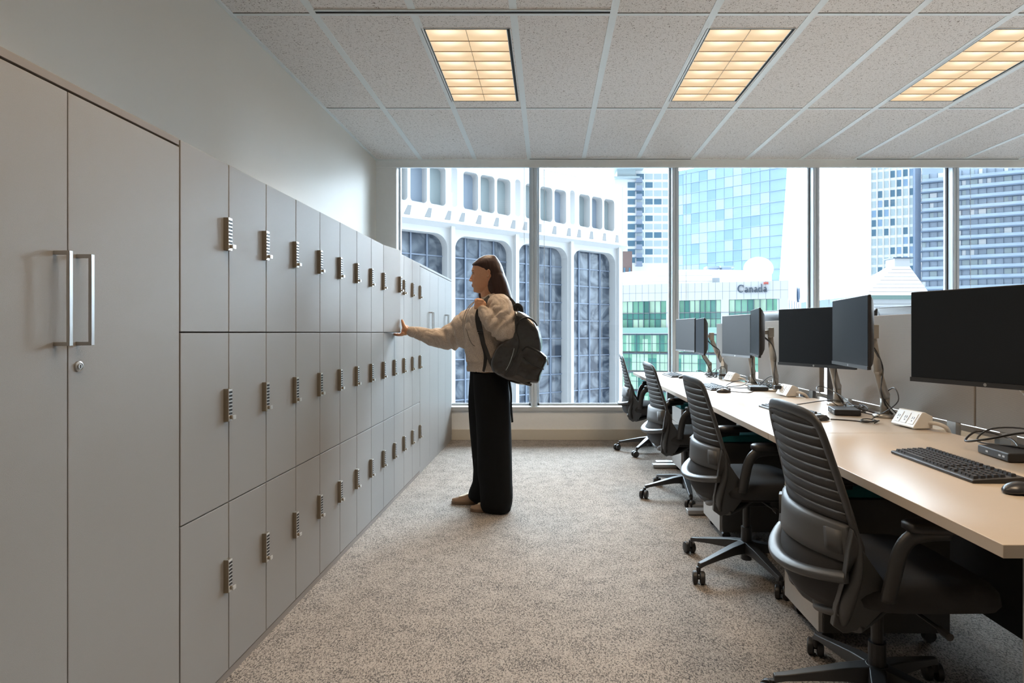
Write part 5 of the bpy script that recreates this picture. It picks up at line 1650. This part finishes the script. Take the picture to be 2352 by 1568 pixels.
def L_a(x): return [arc(x + 0.20, 0.16, 0.15, 0.15, 40, 330, 0.03, 0.05, 0.03), [(x + 0.37, 0.46, 0.05), (x + 0.38, 0.10, 0.055), (x + 0.43, 0.02, 0.04), (x + 0.50, 0.05, 0.015)], arc(x + 0.22, 0.45, 0.15, 0.16, 150, 20, 0.03, 0.04, 0.03), [(x + 0.22, 0.31, 0.02), (x + 0.37, 0.34, 0.02)]]
def L_n(x): return [[(x + 0.11, 0.60, 0.055), (x + 0.11, 0.0, 0.055)], [(x, 0.015, 0.018), (x + 0.22, 0.015, 0.018)], [(x, 0.585, 0.02), (x + 0.12, 0.595, 0.02)], arc(x + 0.28, 0.40, 0.15, 0.19, 165, 10, 0.025, 0.04, 0.05), [(x + 0.43, 0.44, 0.055), (x + 0.43, 0.0, 0.055)], [(x + 0.33, 0.015, 0.018), (x + 0.54, 0.015, 0.018)]]
def L_d(x): return [arc(x + 0.21, 0.30, 0.18, 0.28, 50, 310, 0.025, 0.065, 0.03), [(x + 0.41, 1.02, 0.055), (x + 0.41, 0.02, 0.055)], [(x + 0.30, 1.01, 0.02), (x + 0.42, 1.02, 0.02)], [(x + 0.41, 0.02, 0.02), (x + 0.54, 0.03, 0.02)]]
wm = MB(); SL = 1.50; aC = fC.at(1694.5); zC = fC.z(1730, 671)
x = 0
for fn, adv in ((L_C, 0.86), (L_a, 0.55), (L_n, 0.60), (L_a, 0.55), (L_d, 0.60), (L_a, 0.5)):
    for st_ in fn(x): ink(wm, fC, st_, aC, zC, SL)
    x += adv
wm.build('word_mark', mat('sign_slate', (0.035, 0.055, 0.085), 0.6), gb, world=True)
fl = MB()
for x0, x1 in ((3.22, 3.34), (3.66, 3.78)): fl.loft([[fC.p(aC - xx * SL, d, zC + zz_ * SL) for xx, zz_ in ((x0, 0.98), (x1, 0.98), (x1, 1.28), (x0, 1.28))] for d in (-0.32, -0.05)])
leaf = [(0, -0.16), (0.02, -0.05), (0.11, -0.07), (0.08, -0.01), (0.15, 0.05), (0.10, 0.06), (0.09, 0.11), (0.04, 0.07), (0.05, 0.14), (0, 0.18), (-0.05, 0.14), (-0.04, 0.07), (-0.09, 0.11), (-0.10, 0.06), (-0.15, 0.05), (-0.08, -0.01), (-0.11, -0.07), (-0.02, -0.05)]
fl.loft([[fC.p(aC - (3.50 + a) * SL, d, zC + (1.13 + b_) * SL) for a, b_ in leaf] for d in (-0.32, -0.05)])
fl.build('flag_symbol', mat('flag_red', (0.50, 0.07, 0.045), 0.6), gb, world=True)

# --- pale condominium tower with a stack of balconies, brown brick block beside it
def tower(name, label, pxl, pxr, Y, ztop, mwall, cols, z0, pitch, mats_, depth=18, group=None, zb=-30, slant=0.0, wfrac=0.8, hfrac=0.72, yl=None):
    pl, pr = P(pxl, VY, Y if yl is None else yl), P(pxr, VY, Y)
    fc = Face((pl.x, pl.y), (pr.x - pl.x, pr.y - pl.y)); Wd = (pr - pl).length
    t_ = thing(name, label, 'building', ((pl.x + pr.x) / 2, Y, zb), 0, group)
    mb = MB()
    rg = []
    for z in (zb, ztop):
        s_ = slant * (z - zb) / (ztop - zb)
        rg.append([fc.p(0, 0, z), fc.p(Wd + s_, 0, z), fc.p(Wd + s_, depth, z), fc.p(0, depth, z)])
    mb.loft(rg); mb.build('wall', mwall, t_, world=True)
    proto = {}
    nrow = int((ztop - z0) / pitch)
    for r in range(nrow):
        for c in range(cols):
            mt = mats_[(r * 5 + c * 3 + (r * c) % 4) % len(mats_)]
            x = (c + 0.5) * Wd / cols
            if mt.name not in proto:
                mb = MB(); ww, hh = Wd / cols * wfrac, pitch * hfrac
                M_ = Matrix(((fc.u.x, fc.n.x, 0, 0), (fc.u.y, fc.n.y, 0, 0), (0, 0, 1, 0), (0, 0, 0, 1)))
                mb.box((-ww / 2, -0.12, 0), (ww / 2, 0.05, hh), M_)
                proto[mt.name] = mb.data('window', [mt])
            o = bpy.data.objects.new('window', proto[mt.name]); link(o); o.parent = t_
            o.location = fc.p(x, 0, z0 + r * pitch) - Vector(t_.location)
    return t_, fc, Wd
Yc = 165
pz = 19.15 * Yc / F
t_, fc, Wd = tower('condominium_tower', 'pale residential tower with stacked balconies behind the arched concrete building', 1440, 1541, Yc, 47.5, M_condo, 5, P(0, 603.5, Yc).z, pz, [M_winb, M_winp, M_winp, M_winb, M_winp], wfrac=0.84, hfrac=0.66)
for k in range(11):
    mb = MB(); a = fc.at(1459); b_ = fc.at(1474)
    z = P(0, 612, Yc).z + k * pz
    fc.box(mb, a, b_, -1.6, 0, z, z + 0.25); fc.box(mb, a + 0.1, b_ - 0.1, -1.5, -1.45, z + 0.25, z + 1.3)
    mb.build('balcony', M_mull, t_, world=True)
mb = MB(); a = fc.at(1408); b_ = fc.at(1467)
fc.box(mb, a, b_, -2, 6, P(0, 412, Yc).z, P(0, 409, Yc).z); fc.box(mb, a - 1, b_ + 1, -3, 7, P(0, 392, Yc).z, P(0, 388, Yc).z); fc.box(mb, a + 1, b_ - 1, -1, 5, P(0, 409, Yc).z, P(0, 391, Yc).z)
mb.build('penthouse', M_winp, t_, world=True)
mb = MB(); fc.box(mb, fc.at(1412), fc.at(1440), 0, 10, -30, P(0, 410, Yc).z); mb.build('side_wing', M_condo, t_, world=True)
t2, f2, W2 = tower('brick_building', 'small brown brick block between the concrete building and the pale tower', 1416, 1452, 152, P(0, 577, 152).z, M_brick, 3, 2, 4.2, [M_winp, M_winb], wfrac=0.35, depth=6)
# --- big blue glass tower with a leaning edge
Yg = 210
t3, f3, W3 = tower('glass_tower', 'tall blue glass tower with a slanted right edge behind the office block', 1500, 1768, Yg, 64, M_bluet, 14, 4.0, 3.9, [M_bluet, M_bluet, M_bpale, M_bluet, M_bluet2, M_bluet, M_bpale], slant=6.4, wfrac=0.95, hfrac=0.94, yl=Yg + 30)
ln = MB()
for r in range(18):
    z = 4.0 + r * 3.9 - 0.12; f3.box(ln, 0, W3 + 6.4 * (z + 30) / 94, -0.3, 0.0, z - 0.08, z + 0.10)
ln.build('floor_line', M_gline, t3, world=True)
# --- the two residential towers on the right
pz = 22.3 * 200 / F
t4, f4, W4 = tower('residential_tower', 'white gridded tower with teal windows left of the banded tower', 2000, 2102, 200, 62, M_condo, 7, -8.0, pz, [M_winp, M_winb, M_winp, M_bluet2, M_winp, M_winp, M_winb, M_winp], wfrac=0.66, hfrac=0.70, yl=206)
ln = MB()
for c in range(8):
    x = c * W4 / 7; f4.box(ln, x - 0.12, x + 0.12, -0.4, 0, -30, 62)
ln.build('fin', M_condo, t4, world=True)
mb = MB(); q0, q1 = P(2102, VY, 199), P(2116, VY, 199)
f5 = Face((q0.x, q0.y), (1, 0)); f5.box(mb, 0, q1.x - q0.x, 0, 16, -30, 62); mb.build('corner_strip', M_mull, t4, world=True)
t6 = thing('residential_tower', 'dark blue residential tower with horizontal balcony bands at the right edge', 'building', (P(2300, VY, 190).x, 190, -30))
q0, q1 = P(2117, VY, 198), P(2560, VY, 176)
f6 = Face((q0.x, q0.y), (q1.x - q0.x, q1.y - q0.y)); W6 = (q1 - q0).length
mb = MB(); f6.box(mb, 0, W6, 0, 18, -30, 60); mb.build('wall', M_bpale, t6, world=True)
pz = 22.6 * 195 / F
rg_ = random.Random(3)
pr_ = {}
for r in range(19):
    z = -7.6 + r * pz
    mb = MB(); f6.box(mb, -0.3, W6, -1.5, 0.05, z, z + 0.42); mb.build('floor_band', M_band, t6, world=True)
    mb = MB(); f6.box(mb, 0, W6, -1.45, -1.42, z + 0.42, z + 1.35); mb.build('balcony_rail', M_bpale, t6, world=True)
for r in range(19):
    mb = MB()
    for c in range(22):
        x = c * W6 / 22
        k = rg_.random()
        if k < 0.55: continue
        mb.mat(0 if k < 0.8 else 1); f6.box(mb, x, x + W6 / 22 * rg_.choice((0.5, 0.9)), -0.12, 0, -7.6 + r * pz + 0.45, -7.6 + (r + 1) * pz - 0.1)
    for c in range(22):
        x = c * W6 / 22; mb.mat(2); f6.box(mb, x - 0.07, x + 0.07, -0.2, 0, -7.6 + r * pz + 0.45, -7.6 + (r + 1) * pz)
    mb.build('window_row', [M_winp, M_condo, M_band], t6, world=True)
# --- old building with a pyramid roof
py_ = thing('hipped_building', 'old stone building with a steep pale pyramid roof in front of the right towers', 'building', (P(2062, VY, 120).x, 126, -30))
ap = P(2062, 612, 126); bl, brr = P(1986, 678, 120), P(2138, 676, 120); dpt = brr.x - bl.x
mb = MB()
w_ = 1.5
mb.loft([[(bl.x, 120, bl.z), (brr.x, 120, bl.z), (brr.x, 120 + dpt, bl.z), (bl.x, 120 + dpt, bl.z)], [(ap.x - w_, 126 - w_, ap.z), (ap.x + w_, 126 - w_, ap.z), (ap.x + w_, 126 + w_, ap.z), (ap.x - w_, 126 + w_, ap.z)]])
M_roof = mat('pale_metal_roof', (0.66, 0.65, 0.64), 0.6)
mb.build('roof', M_roof, py_, world=True)
ln = MB()
for k in range(1, 8):
    u = k / 8
    ln.box((bl.x + (ap.x - w_ - bl.x) * u, 120 + (6 - w_) * u - 0.06, bl.z + (ap.z - bl.z) * u - 0.03), (brr.x + (ap.x + w_ - brr.x) * u, 120 + (6 - w_) * u + 0.05, bl.z + (ap.z - bl.z) * u + 0.05))
ln.build('roof_seam', mat('roof_seam', (0.27, 0.27, 0.28), 0.7), py_, world=True)
MB().box((ap.x - 1.6, 124.4, ap.z - 2.6), (ap.x + 1.6, 127.6, ap.z + 1.5)).build('chimney', M_conc2, py_, world=True)
MB().box((ap.x - 2.1, 124, ap.z + 1.5), (ap.x + 2.1, 128, ap.z + 1.7)).build('chimney_cap', M_mulld, py_, world=True)
MB().box((bl.x - 0.6, 119.3, bl.z - 0.8), (brr.x + 0.6, 120 + dpt, bl.z)).build('gutter', mat('copper_green', (0.13, 0.20, 0.18), 0.7), py_, world=True)
MB().box((bl.x + 0.3, 120, -30), (brr.x - 0.3, 120 + dpt, bl.z - 0.5)).box((bl.x - 0.1, 119.6, bl.z - 2.2), (brr.x + 0.1, 121, bl.z - 1.9)).box((bl.x - 0.1, 119.6, bl.z - 4.2), (brr.x + 0.1, 121, bl.z - 3.9)).build('wall', M_conc2, py_, world=True)
for k in range(9):
    x = bl.x + 1 + k * (dpt - 2) / 9
    MB().box((x, 119.85, bl.z - 3.6), (x + 0.7, 120.05, bl.z - 2.5)).build('frieze_panel', mat_fr if k else globals().setdefault('mat_fr', mat('frieze_dark', (0.25, 0.24, 0.23), 0.8)), py_, world=True)  # frieze panels in a darker grey than the wall
# --- distant hills and the street far below
mb = MB(); r0, r1 = [], []
for k in range(41):
    px = 1500 + k * 40
    h = 96 - 8 * math.sin(k * 0.33) - 6 * math.sin(k * 0.9 + 1)
    q = P(px, VY, 1800); r0.append((q.x, 1800, -60)); r1.append((q.x, 1900, EYE + h))
back = [(x, 2100, -60) for x, _, _ in r0]
mb.loft([r0, r1, back], cap=False, closed=False)
o = mb.build('hills', M_hill); o['kind'] = 'structure'
o = MB().box((-600, 12, -30.5), (900, 1800, -30)).build('street_ground', M_ground); o['kind'] = 'structure'
